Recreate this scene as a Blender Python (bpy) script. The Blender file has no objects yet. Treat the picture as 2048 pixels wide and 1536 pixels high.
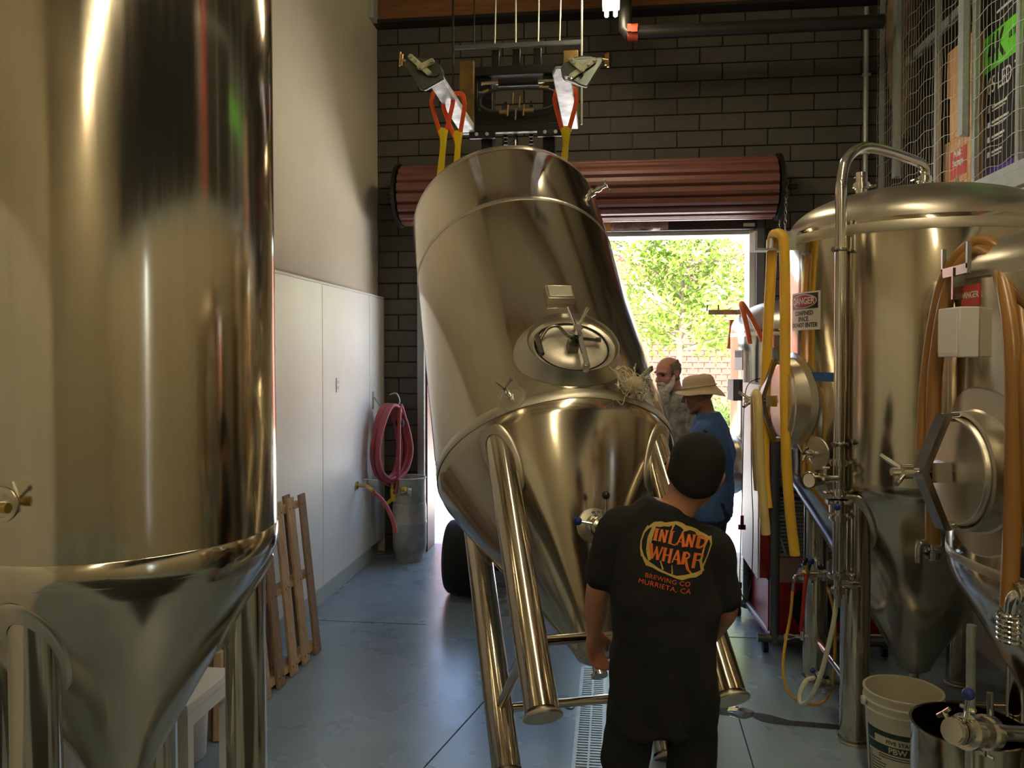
import bpy, bmesh, math, random
from mathutils import Vector, Matrix, noise
from mathutils.bvhtree import BVHTree
random.seed(7)
sc = bpy.context.scene
COL = sc.collection
R = math.radians
PI = math.pi

# ------------------------------------------------------------------ camera
cam_d = bpy.data.cameras.new('camera')
cam = bpy.data.objects.new('camera', cam_d)
COL.objects.link(cam)
cam.location = (0, 0, 1.9)
cam.rotation_euler = (R(88.8), 0, R(7.0))
cam_d.sensor_width = 36.0
cam_d.lens = 1640 * 36 / 2048
cam_d.shift_y = -24 / 2048
cam_d.clip_start = 0.05
cam_d.clip_end = 400
sc.camera = cam

# ------------------------------------------------------------------ world, sun, exposure
w = bpy.data.worlds.new('sky')
sc.world = w
w.use_nodes = True
nt = w.node_tree
nt.nodes.clear()
sky = nt.nodes.new('ShaderNodeTexSky')
sky.sky_type = 'NISHITA'
sky.sun_disc = False
sky.sun_elevation = R(70)
sky.sun_rotation = R(180)
sky.air_density = 1.0
sky.dust_density = 2.5
bgn = nt.nodes.new('ShaderNodeBackground')
bgn.inputs['Strength'].default_value = 0.62
outn = nt.nodes.new('ShaderNodeOutputWorld')
nt.links.new(sky.outputs[0], bgn.inputs['Color'])
nt.links.new(bgn.outputs[0], outn.inputs['Surface'])

sun_d = bpy.data.lights.new('sun', 'SUN')
sun_d.energy = 24.0
sun_d.angle = R(0.6)
sun_d.color = (1.0, 0.95, 0.86)
sun = bpy.data.objects.new('sun', sun_d)
COL.objects.link(sun)
sun.location = (0, 0, 30)
sun.rotation_euler = Vector((0.10, 0.27, -0.96)).to_track_quat('-Z', 'Y').to_euler()

vs = sc.view_settings
vs.view_transform = 'Standard'
vs.look = 'None'
vs.gamma = 1.0
vs.use_curve_mapping = False
vs.exposure = 1.1
sc.display_settings.display_device = 'sRGB'
cy = sc.cycles
cy.max_bounces = 10
cy.diffuse_bounces = 6
cy.glossy_bounces = 6
cy.sample_clamp_indirect = 8.0
cy.blur_glossy = 0.5
cy.use_denoising = True

# ------------------------------------------------------------------ layout helper: a photo ray at a true depth
_y, _p = R(7.0), R(1.2)
FW = Vector((-math.sin(_y) * math.cos(_p), math.cos(_y) * math.cos(_p), -math.sin(_p)))
RT = Vector((math.cos(_y), math.sin(_y), 0))
UP = RT.cross(FW)
CAM = Vector((0, 0, 1.9))
def P(x, y, t):
    return CAM + t * (FW + (x - 1024) / 1640 * RT - (y - 744) / 1640 * UP)

# ------------------------------------------------------------------ materials
def mat(name, col, rough=0.5, metal=0.0, spec=0.5, var=None, bump=None, stretch=(1, 1, 1), rvar=None, alpha=1.0, emit=None, trans=0.0, coat=0.0, sss=0.0):
    m = bpy.data.materials.new(name)
    m.use_nodes = True
    t = m.node_tree
    b = t.nodes['Principled BSDF']
    c = (*col, 1)
    b.inputs['Base Color'].default_value = c
    b.inputs['Roughness'].default_value = rough
    b.inputs['Metallic'].default_value = metal
    b.inputs['Specular IOR Level'].default_value = spec
    b.inputs['Alpha'].default_value = alpha
    b.inputs['Transmission Weight'].default_value = trans
    b.inputs['Coat Weight'].default_value = coat
    if sss:
        b.inputs['Subsurface Weight'].default_value = sss
        b.inputs['Subsurface Radius'].default_value = (0.012, 0.006, 0.003)
    if emit:
        b.inputs['Emission Color'].default_value = (*emit[0], 1)
        b.inputs['Emission Strength'].default_value = emit[1]
    if var or bump or rvar:
        tc = t.nodes.new('ShaderNodeTexCoord')
        mp = t.nodes.new('ShaderNodeMapping')
        mp.inputs['Scale'].default_value = stretch
        t.links.new(tc.outputs['Object'], mp.inputs[0])
        def nz(scale, detail=5, rough_=0.6):
            n = t.nodes.new('ShaderNodeTexNoise')
            n.inputs['Scale'].default_value = scale
            n.inputs['Detail'].default_value = detail
            n.inputs['Roughness'].default_value = rough_
            t.links.new(mp.outputs[0], n.inputs['Vector'])
            return n
        if var:
            amt, scale = var[0], var[1]
            tint = var[2] if len(var) > 2 else None
            n = nz(scale)
            cr = t.nodes.new('ShaderNodeValToRGB')
            cr.color_ramp.elements[0].position = 0.24
            cr.color_ramp.elements[1].position = 0.76
            cr.color_ramp.elements[0].color = (*(tint if tint else [x * (1 - amt) for x in col]), 1)
            cr.color_ramp.elements[1].color = (*[min(1, x * (1 + amt)) for x in col], 1)
            t.links.new(n.outputs['Fac'], cr.inputs[0])
            t.links.new(cr.outputs[0], b.inputs['Base Color'])
        if rvar:
            n = nz(rvar[1], 4)
            mr = t.nodes.new('ShaderNodeMapRange')
            mr.inputs['From Min'].default_value = 0.3
            mr.inputs['From Max'].default_value = 0.7
            mr.inputs['To Min'].default_value = max(0.02, rough - rvar[0])
            mr.inputs['To Max'].default_value = min(1, rough + rvar[0])
            t.links.new(n.outputs['Fac'], mr.inputs[0])
            t.links.new(mr.outputs[0], b.inputs['Roughness'])
        if bump:
            n = nz(bump[1], 6)
            bp = t.nodes.new('ShaderNodeBump')
            bp.inputs['Strength'].default_value = bump[0]
            bp.inputs['Distance'].default_value = bump[2] if len(bump) > 2 else 0.01
            t.links.new(n.outputs['Fac'], bp.inputs['Height'])
            t.links.new(bp.outputs[0], b.inputs['Normal'])
    return m

MT = {}
MT['steel'] = mat('brushed_stainless', (0.61, 0.55, 0.45), 0.13, 1.0, var=(0.05, 3.0), rvar=(0.03, 4.0), stretch=(9, 9, 0.25))
MT['steel_soft'] = mat('satin_stainless', (0.60, 0.555, 0.475), 0.34, 1.0, var=(0.03, 6.0), rvar=(0.02, 9.0))
MT['steel_bright'] = mat('polished_stainless', (0.72, 0.70, 0.66), 0.14, 1.0)
MT['steel_band'] = mat('ground_weld_band', (0.64, 0.60, 0.51), 0.42, 1.0, var=(0.05, 30))
MT['steel_cone'] = mat('cone_stainless', (0.57, 0.51, 0.42), 0.16, 1.0, var=(0.035, 3), rvar=(0.02, 4), stretch=(6, 6, 0.4))
MT['galv'] = mat('galvanised_steel', (0.46, 0.50, 0.48), 0.45, 0.5, var=(0.15, 40))
MT['dark_metal'] = mat('black_painted_metal', (0.012, 0.012, 0.013), 0.38, 0.3, rvar=(0.1, 20))
MT['grey_metal'] = mat('grey_painted_metal', (0.12, 0.13, 0.14), 0.4, 0.4)
MT['black_rubber'] = mat('black_rubber', (0.012, 0.012, 0.012), 0.75)
MT['block'] = mat('grey_painted_block', (0.085, 0.078, 0.065), 0.85, var=(0.12, 14), bump=(0.5, 90, 0.004))
MT['mortar'] = mat('block_mortar', (0.08, 0.073, 0.06), 0.95, bump=(0.4, 60, 0.004))
MT['wall_paint'] = mat('tan_wall_paint', (0.52, 0.47, 0.37), 0.75, var=(0.06, 1.5), bump=(0.12, 40, 0.003))
MT['panel'] = mat('pale_wall_panel', (0.82, 0.805, 0.75), 0.42, var=(0.04, 2.0), bump=(0.05, 60, 0.002))
MT['base'] = mat('grey_green_baseboard', (0.40, 0.46, 0.44), 0.5, var=(0.08, 8))
MT['ceiling'] = mat('pale_ceiling', (0.60, 0.56, 0.42), 0.9)
MT['glass'] = mat('window_glass', (0.9, 0.95, 0.95), 0.02, alpha=0.12)
MT['tarp'] = mat('red_tarpaulin', (0.50, 0.03, 0.02), 0.5, var=(0.15, 5))
MT['timber'] = mat('roof_timber', (0.20, 0.085, 0.03), 0.7, var=(0.35, 5), stretch=(1, 8, 8))
MT['concrete'] = mat('sealed_concrete', (0.24, 0.325, 0.385), 0.28, var=(0.16, 1.1), rvar=(0.05, 1.4), bump=(0.03, 30, 0.002))  # blue of the sky reflected in the floor is tinted into this colour
MT['joint'] = mat('floor_joint', (0.03, 0.033, 0.035), 0.8)
MT['brown_door'] = mat('brown_door_slats', (0.17, 0.062, 0.048), 0.45, var=(0.15, 3), stretch=(1, 6, 6))
MT['jamb'] = mat('galvanised_jamb', (0.30, 0.31, 0.30), 0.5, 0.5)
MT['white_trim'] = mat('white_painted_trim', (0.68, 0.66, 0.62), 0.5)
MT['wood'] = mat('pallet_wood', (0.50, 0.33, 0.185), 0.75, var=(0.30, 5), stretch=(9, 9, 1.2), bump=(0.2, 30, 0.003))
MT['wood_dark'] = mat('weathered_wood', (0.29, 0.185, 0.11), 0.8, var=(0.30, 5), stretch=(9, 9, 1.2))
MT['propane'] = mat('worn_propane_paint', (0.52, 0.53, 0.47), 0.5, 0.1, var=(0.3, 6, (0.20, 0.18, 0.13)), stretch=(1, 1, 0.6))
MT['hose_red'] = mat('faded_red_hose', (0.42, 0.085, 0.10), 0.5)
MT['brass'] = mat('brass', (0.55, 0.38, 0.13), 0.35, 1.0)
MT['yellow'] = mat('yellow_plastic', (0.75, 0.50, 0.03), 0.45)
MT['yellow_hose'] = mat('yellow_hose', (0.92, 0.55, 0.06), 0.4, sss=0.1)
MT['pale_hose'] = mat('pale_yellow_hose', (0.75, 0.58, 0.25), 0.4)
MT['amber_hose'] = mat('amber_hose', (0.30, 0.145, 0.035), 0.28)
MT['amber_tube'] = mat('amber_tubing', (0.62, 0.33, 0.04), 0.3)
MT['white_hose'] = mat('milky_hose', (0.60, 0.60, 0.48), 0.4)
MT['orange_hose'] = mat('orange_hose', (0.65, 0.13, 0.03), 0.45)
MT['red_tube'] = mat('red_tubing', (0.40, 0.02, 0.02), 0.4)
MT['red_paint'] = mat('red_cabinet_paint', (0.34, 0.012, 0.016), 0.35, var=(0.1, 4))
MT['white_plastic'] = mat('off_white_plastic', (0.66, 0.62, 0.48), 0.45)
MT['white'] = mat('white_paint', (0.72, 0.72, 0.70), 0.5)
MT['sign_white'] = mat('sign_white', (0.74, 0.73, 0.68), 0.5)
MT['sign_black'] = mat('sign_black', (0.012, 0.012, 0.013), 0.5)
MT['sign_red'] = mat('sign_red', (0.36, 0.012, 0.018), 0.5)
MT['blue_tape'] = mat('blue_tape', (0.02, 0.13, 0.38), 0.55)
MT['blue_knob'] = mat('blue_knob', (0.012, 0.035, 0.22), 0.25)
MT['black_knob'] = mat('black_knob', (0.012, 0.012, 0.014), 0.25)
MT['chrome_dark'] = mat('dark_chrome', (0.30, 0.29, 0.27), 0.2, 1.0)
MT['label_green'] = mat('label_dark_green', (0.012, 0.05, 0.04), 0.5)
MT['sling_yellow'] = mat('yellow_webbing', (0.80, 0.60, 0.01), 0.7)
MT['sling_orange'] = mat('orange_webbing', (0.75, 0.10, 0.015), 0.7)
MT['fork_white'] = mat('worn_fork_steel', (0.62, 0.62, 0.64), 0.55, 0.25, var=(0.45, 7, (0.16, 0.17, 0.19)))
MT['fork_rust'] = mat('rusty_yellow_steel', (0.16, 0.095, 0.02), 0.6, 0.3, var=(0.6, 9))
MT['brass_dull'] = mat('dull_brass', (0.26, 0.19, 0.07), 0.5, 0.8)
MT['clamp_green'] = mat('pale_green_clamp_paint', (0.60, 0.58, 0.38), 0.5, 0.1, var=(0.15, 12))
MT['clamp_grey'] = mat('grey_clamp_plate', (0.11, 0.13, 0.115), 0.3, 0.7, var=(0.3, 12))
MT['cardboard'] = mat('cardboard', (0.56, 0.31, 0.13), 0.8, var=(0.08, 6))
MT['label_red'] = mat('red_print', (0.52, 0.05, 0.035), 0.6)
MT['tv_black'] = mat('printed_black_box', (0.012, 0.012, 0.016), 0.4)
MT['tv_green'] = mat('printed_green', (0.13, 0.72, 0.02), 0.5)
MT['tv_purple'] = mat('printed_purple', (0.06, 0.03, 0.30), 0.5)
MT['ledge'] = mat('pale_blue_ledge', (0.42, 0.49, 0.50), 0.5, var=(0.12, 5))
MT['insul'] = mat('brown_paper_wrap', (0.24, 0.17, 0.10), 0.85, var=(0.3, 7), bump=(0.5, 25, 0.01))
MT['foil'] = mat('foil_faced_insulation', (0.36, 0.25, 0.20), 0.35, 0.3, var=(0.5, 14), bump=(1.0, 26, 0.02))
MT['tape_tan'] = mat('tan_tape', (0.62, 0.40, 0.13), 0.5)
MT['wire'] = mat('galvanised_wire', (0.55, 0.55, 0.47), 0.45, 0.3)
MT['dark_store'] = mat('dark_storage_wall', (0.02, 0.02, 0.022), 0.9)
MT['pipe_dark'] = mat('black_iron_pipe', (0.035, 0.033, 0.032), 0.4, 0.5)
MT['pipe_red'] = mat('red_coupling', (0.35, 0.05, 0.02), 0.45)
MT['tube_on'] = mat('lit_fluorescent_tube', (1, 1, 1), 0.4, emit=((1.0, 0.84, 0.53), 23.0))
MT['brick'] = mat('outdoor_brick', (0.24, 0.095, 0.07), 0.9, var=(0.15, 3))
MT['brick_mortar'] = mat('outdoor_mortar', (0.40, 0.31, 0.25), 0.95)
MT['asphalt'] = mat('pale_driveway', (0.56, 0.55, 0.52), 0.9, var=(0.12, 0.8))
MT['kerb'] = mat('kerb_concrete', (0.60, 0.60, 0.57), 0.9)
MT['leaf'] = mat('spring_leaves', (0.30, 0.42, 0.06), 0.6, var=(0.35, 3.0), sss=0.0)
MT['bark'] = mat('grey_bark', (0.26, 0.20, 0.15), 0.9, var=(0.25, 8))
MT['shrub'] = mat('shrub_leaves', (0.20, 0.30, 0.06), 0.7, var=(0.4, 4))
MT['water'] = mat('water_film', (0.10, 0.13, 0.15), 0.03, spec=0.9, alpha=0.75)
MT['wet'] = mat('damp_stain', (0.035, 0.03, 0.026), 0.5, alpha=0.8)
MT['skin'] = mat('skin', (0.43, 0.19, 0.115), 0.5, var=(0.12, 9), sss=0.08)
MT['skin_pale'] = mat('ruddy_skin', (0.52, 0.235, 0.165), 0.5, var=(0.14, 11), sss=0.08)
MT['skin_dark'] = mat('tanned_skin', (0.25, 0.105, 0.065), 0.5, var=(0.12, 9), sss=0.05)
MT['tee_black'] = mat('black_cotton', (0.009, 0.009, 0.0105), 0.9, var=(0.2, 20), bump=(0.25, 14, 0.012))
MT['shorts_black'] = mat('black_shorts_cloth', (0.004, 0.004, 0.005), 0.9, bump=(0.25, 12, 0.012))
MT['cap_black'] = mat('black_cap_cloth', (0.004, 0.004, 0.005), 0.85, bump=(0.2, 90, 0.003))
MT['tee_blue'] = mat('blue_cotton', (0.045, 0.105, 0.26), 0.85, var=(0.15, 12), bump=(0.3, 13, 0.012))
MT['jeans'] = mat('dark_blue_trousers', (0.018, 0.022, 0.045), 0.9)
MT['camo'] = mat('blotched_shirt', (0.40, 0.37, 0.30), 0.9, var=(0.3, 13, (0.025, 0.032, 0.05)), bump=(0.25, 14, 0.01))
MT['hat_tan'] = mat('tan_hat_cloth', (0.52, 0.40, 0.25), 0.85, var=(0.12, 9), bump=(0.3, 30, 0.006))
MT['hair_grey'] = mat('grey_hair', (0.16, 0.14, 0.12), 0.7, var=(0.5, 60), bump=(0.7, 90, 0.006), stretch=(1, 1, 0.3))
MT['beard_white'] = mat('white_beard', (0.62, 0.57, 0.48), 0.8, var=(0.2, 60), bump=(0.9, 90, 0.008), stretch=(1, 1, 0.3))
MT['eye'] = mat('eye_dark', (0.05, 0.035, 0.03), 0.2)
MT['shoe'] = mat('work_shoe', (0.03, 0.025, 0.02), 0.6)
MT['print_gold'] = mat('gold_print', (0.50, 0.36, 0.10), 0.8)
MT['print_orange'] = mat('orange_print', (0.72, 0.16, 0.025), 0.8)
MT['fluff'] = mat('pale_wrap_fibre', (0.66, 0.60, 0.42), 0.8)
MT['chain'] = mat('steel_chain', (0.25, 0.24, 0.22), 0.4, 0.8)
MT['louver'] = mat('aluminium_fins', (0.48, 0.49, 0.48), 0.4, 0.6)

# ------------------------------------------------------------------ mesh helpers
class M:
    def __init__(s):
        s.v = []; s.f = []
    def add(s, vs, fs):
        o = len(s.v)
        s.v += [Vector(p) for p in vs]
        s.f += [tuple(i + o for i in f) for f in fs]
        return s
    def box(s, c, d, mx=None):
        c = Vector(c); x, y, z = d[0] / 2, d[1] / 2, d[2] / 2
        pts = [Vector(p) for p in ((-x, -y, -z), (x, -y, -z), (x, y, -z), (-x, y, -z), (-x, -y, z), (x, -y, z), (x, y, z), (-x, y, z))]
        if mx is not None: pts = [mx @ p for p in pts]
        return s.add([c + p for p in pts], [(0, 3, 2, 1), (4, 5, 6, 7), (0, 1, 5, 4), (1, 2, 6, 5), (2, 3, 7, 6), (3, 0, 4, 7)])
    def span(s, a, b):
        a = Vector(a); b = Vector(b)
        return s.box((a + b) / 2, [abs(b[i] - a[i]) for i in range(3)])
    def cyl(s, p0, p1, r0, r1=None, n=20, cap=True):
        r1 = r0 if r1 is None else r1
        return s.tube([p0, p1], [r0, r1], n, cap=cap)
    def tube(s, pts, r, n=10, closed=False, cap=True, flat=None, up=None):
        pts = [Vector(p) for p in pts]
        k = len(pts)
        rr = [r] * k if not isinstance(r, (list, tuple)) else list(r)
        tg = []
        for i in range(k):
            a = pts[(i - 1) % k] if closed or i > 0 else pts[i]
            b = pts[(i + 1) % k] if closed or i < k - 1 else pts[i]
            d = b - a
            tg.append(d.normalized() if d.length > 1e-9 else Vector((0, 0, 1)))
        u = Vector(up) if up is not None else (Vector((0, 0, 1)) if abs(tg[0].z) < 0.9 else Vector((1, 0, 0)))
        u = (u - u.dot(tg[0]) * tg[0]).normalized()
        vs = []
        for i in range(k):
            u = u - u.dot(tg[i]) * tg[i]
            if u.length < 1e-6: u = tg[i].orthogonal()
            u = u.normalized()
            v = tg[i].cross(u)
            ru = rr[i] if not isinstance(rr[i], (list, tuple)) else rr[i][0]
            rv = (rr[i] if not isinstance(rr[i], (list, tuple)) else rr[i][1]) * (flat if flat else 1)
            for j in range(n):
                a = 2 * PI * j / n
                vs.append(pts[i] + u * (math.cos(a) * ru) + v * (math.sin(a) * rv))
        fs = []
        for i in range(k if closed else k - 1):
            i2 = (i + 1) % k
            for j in range(n):
                j2 = (j + 1) % n
                fs.append((i * n + j, i * n + j2, i2 * n + j2, i2 * n + j))
        if cap and not closed:
            fs.append(tuple(range(n))[::-1])
            fs.append(tuple((k - 1) * n + j for j in range(n)))
        return s.add(vs, fs)
    def lathe(s, prof, n=48, mx=None, a0=0, a1=2 * PI, sx=1, sy=1):
        full = abs(a1 - a0 - 2 * PI) < 1e-6
        m_ = n if full else n + 1
        vs = []
        for r, z in prof:
            for j in range(m_):
                a = a0 + (a1 - a0) * j / n
                vs.append(Vector((r * math.cos(a) * sx, r * math.sin(a) * sy, z)))
        if mx is not None: vs = [mx @ p for p in vs]
        fs = []
        for i in range(len(prof) - 1):
            for j in range(n):
                j2 = (j + 1) % m_
                fs.append((i * m_ + j, i * m_ + j2, (i + 1) * m_ + j2, (i + 1) * m_ + j))
        return s.add(vs, fs)
    def sphere(s, c, r, n=16, k=10, sc_=(1, 1, 1), mx=None):
        prof = [(max(1e-4, r * math.sin(PI * i / k)), -r * math.cos(PI * i / k)) for i in range(k + 1)]
        t = Matrix.Translation(Vector(c)) @ (mx.to_4x4() if mx is not None else Matrix()) @ Matrix.Diagonal((*sc_, 1))
        return s.lathe(prof, n, t)
    def torus(s, c, ax, r0, r1, n=28, k=8):
        q = Vector(ax).to_track_quat('Z', 'Y').to_matrix()
        return s.tube([Vector(c) + q @ Vector((r0 * math.cos(2 * PI * i / n), r0 * math.sin(2 * PI * i / n), 0)) for i in range(n)], r1, k, closed=True)
    def prism(s, poly, mx, h):
        n = len(poly)
        vs = [mx @ Vector((x, y, 0)) for x, y in poly] + [mx @ Vector((x, y, h)) for x, y in poly]
        fs = [tuple(range(n))[::-1], tuple(range(n, 2 * n))] + [(i, (i + 1) % n, n + (i + 1) % n, n + i) for i in range(n)]
        return s.add(vs, fs)
    def mesh(s, name):
        me = bpy.data.meshes.new(name)
        me.from_pydata([tuple(p) for p in s.v], [], s.f)
        return me
    def pieces(s):
        n = len(s.v); pa = list(range(n))
        def find(i):
            while pa[i] != i: pa[i] = pa[pa[i]]; i = pa[i]
            return i
        for f in s.f:
            a = find(f[0])
            for j in f[1:]:
                b_ = find(j)
                if b_ != a: pa[b_] = a
        isl = {}
        for i in range(n): isl.setdefault(find(i), []).append(i)
        keys = list(isl)
        if len(keys) < 2 or len(keys) > 60: return None
        bb = []
        for k in keys:
            vs_ = [s.v[i] for i in isl[k]]
            lo = [min(v[a] for v in vs_) for a in range(3)]; hi = [max(v[a] for v in vs_) for a in range(3)]
            bb.append((lo, hi, max(hi[a] - lo[a] for a in range(3))))
        pk = list(range(len(keys)))
        def fk(i):
            while pk[i] != i: i = pk[i]
            return i
        for i in range(len(keys)):
            for j in range(i):
                g2 = sum(max(0, bb[i][0][a] - bb[j][1][a], bb[j][0][a] - bb[i][1][a]) ** 2 for a in range(3))
                if math.sqrt(g2) <= max(0.02, 0.5 * max(bb[i][2], bb[j][2])) * 0.98: pk[fk(i)] = fk(j)
        grp = {}
        for i, k in enumerate(keys): grp.setdefault(fk(i), set()).update(isl[k])
        if len(grp) < 2: return None
        out = []
        for g_ in grp.values():
            mm = M(); ids = sorted(g_); mp = {q: w_ for w_, q in enumerate(ids)}
            mm.v = [s.v[q] for q in ids]; mm.f = [tuple(mp[q] for q in f) for f in s.f if f[0] in g_]
            out.append(mm)
        return out
    def build(s, name, mt, parent=None, sharp=35, bevel=0, mx=None, join=False):
        if parent is not None and not join:
            ps = s.pieces()
            if ps:                                   # pieces that stand apart become parts of their own
                os_ = [p.build(name, mt, parent, sharp, bevel, mx, True) for p in ps]
                return os_[0]
        me = s.mesh(name)
        b = bmesh.new(); b.from_mesh(me)
        bmesh.ops.recalc_face_normals(b, faces=b.faces)
        if mx is not None: bmesh.ops.transform(b, matrix=mx, verts=b.verts)
        b.to_mesh(me); b.free()
        return put(name, me, mt, parent, sharp, bevel)

def shade(me, sharp=35):
    if not me.polygons: return
    me.shade_smooth()
    if sharp < 180: me.set_sharp_from_angle(angle=R(sharp))

def put(name, me, mt, parent=None, sharp=35, bevel=0):
    shade(me, sharp)
    o = bpy.data.objects.new(name, me)
    COL.objects.link(o)
    me.materials.append(MT[mt] if isinstance(mt, str) else mt)
    if parent is not None: attach(o, parent)
    if bevel:
        bv = o.modifiers.new('bevel', 'BEVEL')
        bv.width = bevel; bv.segments = 2; bv.limit_method = 'ANGLE'; bv.angle_limit = R(40)
        bv.harden_normals = False
    return o

def world_of(o):
    w_ = o.matrix_basis.copy()
    if o.parent is not None:
        w_ = world_of(o.parent) @ o.matrix_parent_inverse @ w_
    return w_
LOCAL = set()
def attach(o, parent):
    o.parent = parent
    root = parent
    while root.parent is not None: root = root.parent
    if root.name in LOCAL:          # parts of this thing are modelled in its own space
        return
    o.matrix_parent_inverse = world_of(parent).inverted()

def tag(o, label, cat, group=None):
    o['label'] = label; o['category'] = cat
    if group: o['group'] = group
    return o
def thing(name, label, cat, loc=(0, 0, 0), group=None, local=None):
    o = bpy.data.objects.new(name, None)
    COL.objects.link(o)
    o.empty_display_size = 0.1
    if local is not None:
        o.matrix_basis = local; LOCAL.add(o.name)
    else:
        o.location = loc
    return tag(o, label, cat, group)
def struct(o):
    o['kind'] = 'structure'; return o
def stuff(o):
    o['kind'] = 'stuff'; return o

def spline(pts, n=8, closed=False):
    pts = [Vector(p) for p in pts]
    k = len(pts); out = []
    for i in range(k if closed else k - 1):
        if closed:
            p0, p1, p2, p3 = pts[(i - 1) % k], pts[i], pts[(i + 1) % k], pts[(i + 2) % k]
        else:
            p0, p1, p2, p3 = pts[max(0, i - 1)], pts[i], pts[i + 1], pts[min(k - 1, i + 2)]
        for j in range(n):
            t = j / n
            out.append(0.5 * ((2 * p1) + (p2 - p0) * t + (2 * p0 - 5 * p1 + 4 * p2 - p3) * t * t + (3 * p1 - p0 - 3 * p2 + p3) * t ** 3))
    if not closed: out.append(pts[-1])
    return out

def frame(o, x, y):
    x = Vector(x).normalized(); y = Vector(y); y = (y - y.dot(x) * x).normalized(); z = x.cross(y)
    m = Matrix((x, y, z)).transposed().to_4x4(); m.translation = Vector(o)
    return m

def text_mesh(txt, size, mx, depth=0.001, align='CENTER', spacing=1.0, sx=1.0, bold=0.0):
    cu = bpy.data.curves.new('lettering', 'FONT')
    cu.body = txt; cu.size = size; cu.align_x = align; cu.align_y = 'CENTER'; cu.extrude = depth; cu.space_character = spacing
    cu.resolution_u = 3; cu.offset = bold * size
    o = bpy.data.objects.new('lettering', cu); COL.objects.link(o)
    dg = bpy.context.evaluated_depsgraph_get()
    me = bpy.data.meshes.new_from_object(o.evaluated_get(dg))
    bpy.data.objects.remove(o); bpy.data.curves.remove(cu)
    me.materials.clear()
    me.transform(mx @ Matrix.Diagonal((sx, 1, 1, 1)))
    return me
def text(name, txt, size, mx, mt, parent, **k):
    return put(name, text_mesh(txt, size, mx, **k), mt, parent, sharp=20)

def remeshed(m, voxel, smooth=4, fac=0.5):
    me = m.mesh('tmp')
    b = bmesh.new(); b.from_mesh(me); bmesh.ops.recalc_face_normals(b, faces=b.faces); b.to_mesh(me); b.free()
    o = bpy.data.objects.new('tmp', me); COL.objects.link(o)
    r_ = o.modifiers.new('r', 'REMESH'); r_.mode = 'VOXEL'; r_.voxel_size = voxel; r_.use_smooth_shade = True
    s_ = o.modifiers.new('s', 'SMOOTH'); s_.factor = fac; s_.iterations = smooth
    dg = bpy.context.evaluated_depsgraph_get()
    out = bpy.data.meshes.new_from_object(o.evaluated_get(dg))
    bpy.data.objects.remove(o); bpy.data.meshes.remove(me)
    return out
# ================================================================== ROOM SHELL
XL, XP, YB, ZC = -2.26, -2.20, 7.75, 5.15
XR = 2.33
YF = -5.0
DX0, DX1, DZ = -1.78, 1.27, 3.04

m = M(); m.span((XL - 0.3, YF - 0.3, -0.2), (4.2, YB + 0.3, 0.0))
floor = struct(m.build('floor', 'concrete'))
def joint(a, b, wd=0.008):
    a = Vector(a); b = Vector(b); d = (b - a).normalized(); s_ = Vector((-d.y, d.x, 0)) * wd / 2
    mm = M(); z = Vector((0, 0, 0.0015))
    mm.add([a - s_, b - s_, b + s_, a + s_, a - s_ + z, b - s_ + z, b + s_ + z, a + s_ + z], [(0, 3, 2, 1), (4, 5, 6, 7), (0, 1, 5, 4), (1, 2, 6, 5), (2, 3, 7, 6), (3, 0, 4, 7)])
    return mm.build('control_joint', 'joint', floor)
joint((-1.0, 3.0, 0), (-0.62, 4.75, 0), 0.006)
joint((-0.62, 4.75, 0), (-0.55, 5.6, 0), 0.004)
joint((0.62, 5.62, 0), (2.2, 5.62, 0), 0.008)
joint((0.62, 2.6, 0), (0.66, 4.35, 0), 0.006)
joint((-2.1, 5.62, 0), (-1.3, 5.62, 0), 0.006)

# left wall with pale panels and baseboard
m = M(); m.span((XL - 0.2, YF, 0), (XL, YB, ZC + 0.6))
wall_left = struct(m.build('wall_left', 'wall_paint'))
ys = [7.72, 7.26, 6.04, 4.82, 3.60, 2.38, 1.16, -0.06, -1.28, -2.5, -3.72, -4.94]
for i in range(len(ys) - 1):
    m = M(); m.span((XL, ys[i + 1] + 0.003, 0.13), (XP, ys[i] - 0.003, 2.44))
    m.build('wall_panel', 'panel', wall_left, bevel=0.004)
m = M()
m.span((XL, YF, 2.44), (XP + 0.006, 7.72, 2.456))
m.build('panel_cap_strip', 'white_trim', wall_left)
m = M(); m.span((XL, 7.72, 0.0), (XP + 0.002, YB - 0.002, 2.45))
m.build('corner_channel', 'wall_paint', wall_left)
m = M(); m.span((XL, YF, 0.0), (XP + 0.004, 7.26, 0.13))
struct(m.build('baseboard_left', 'base', bevel=0.003))

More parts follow.
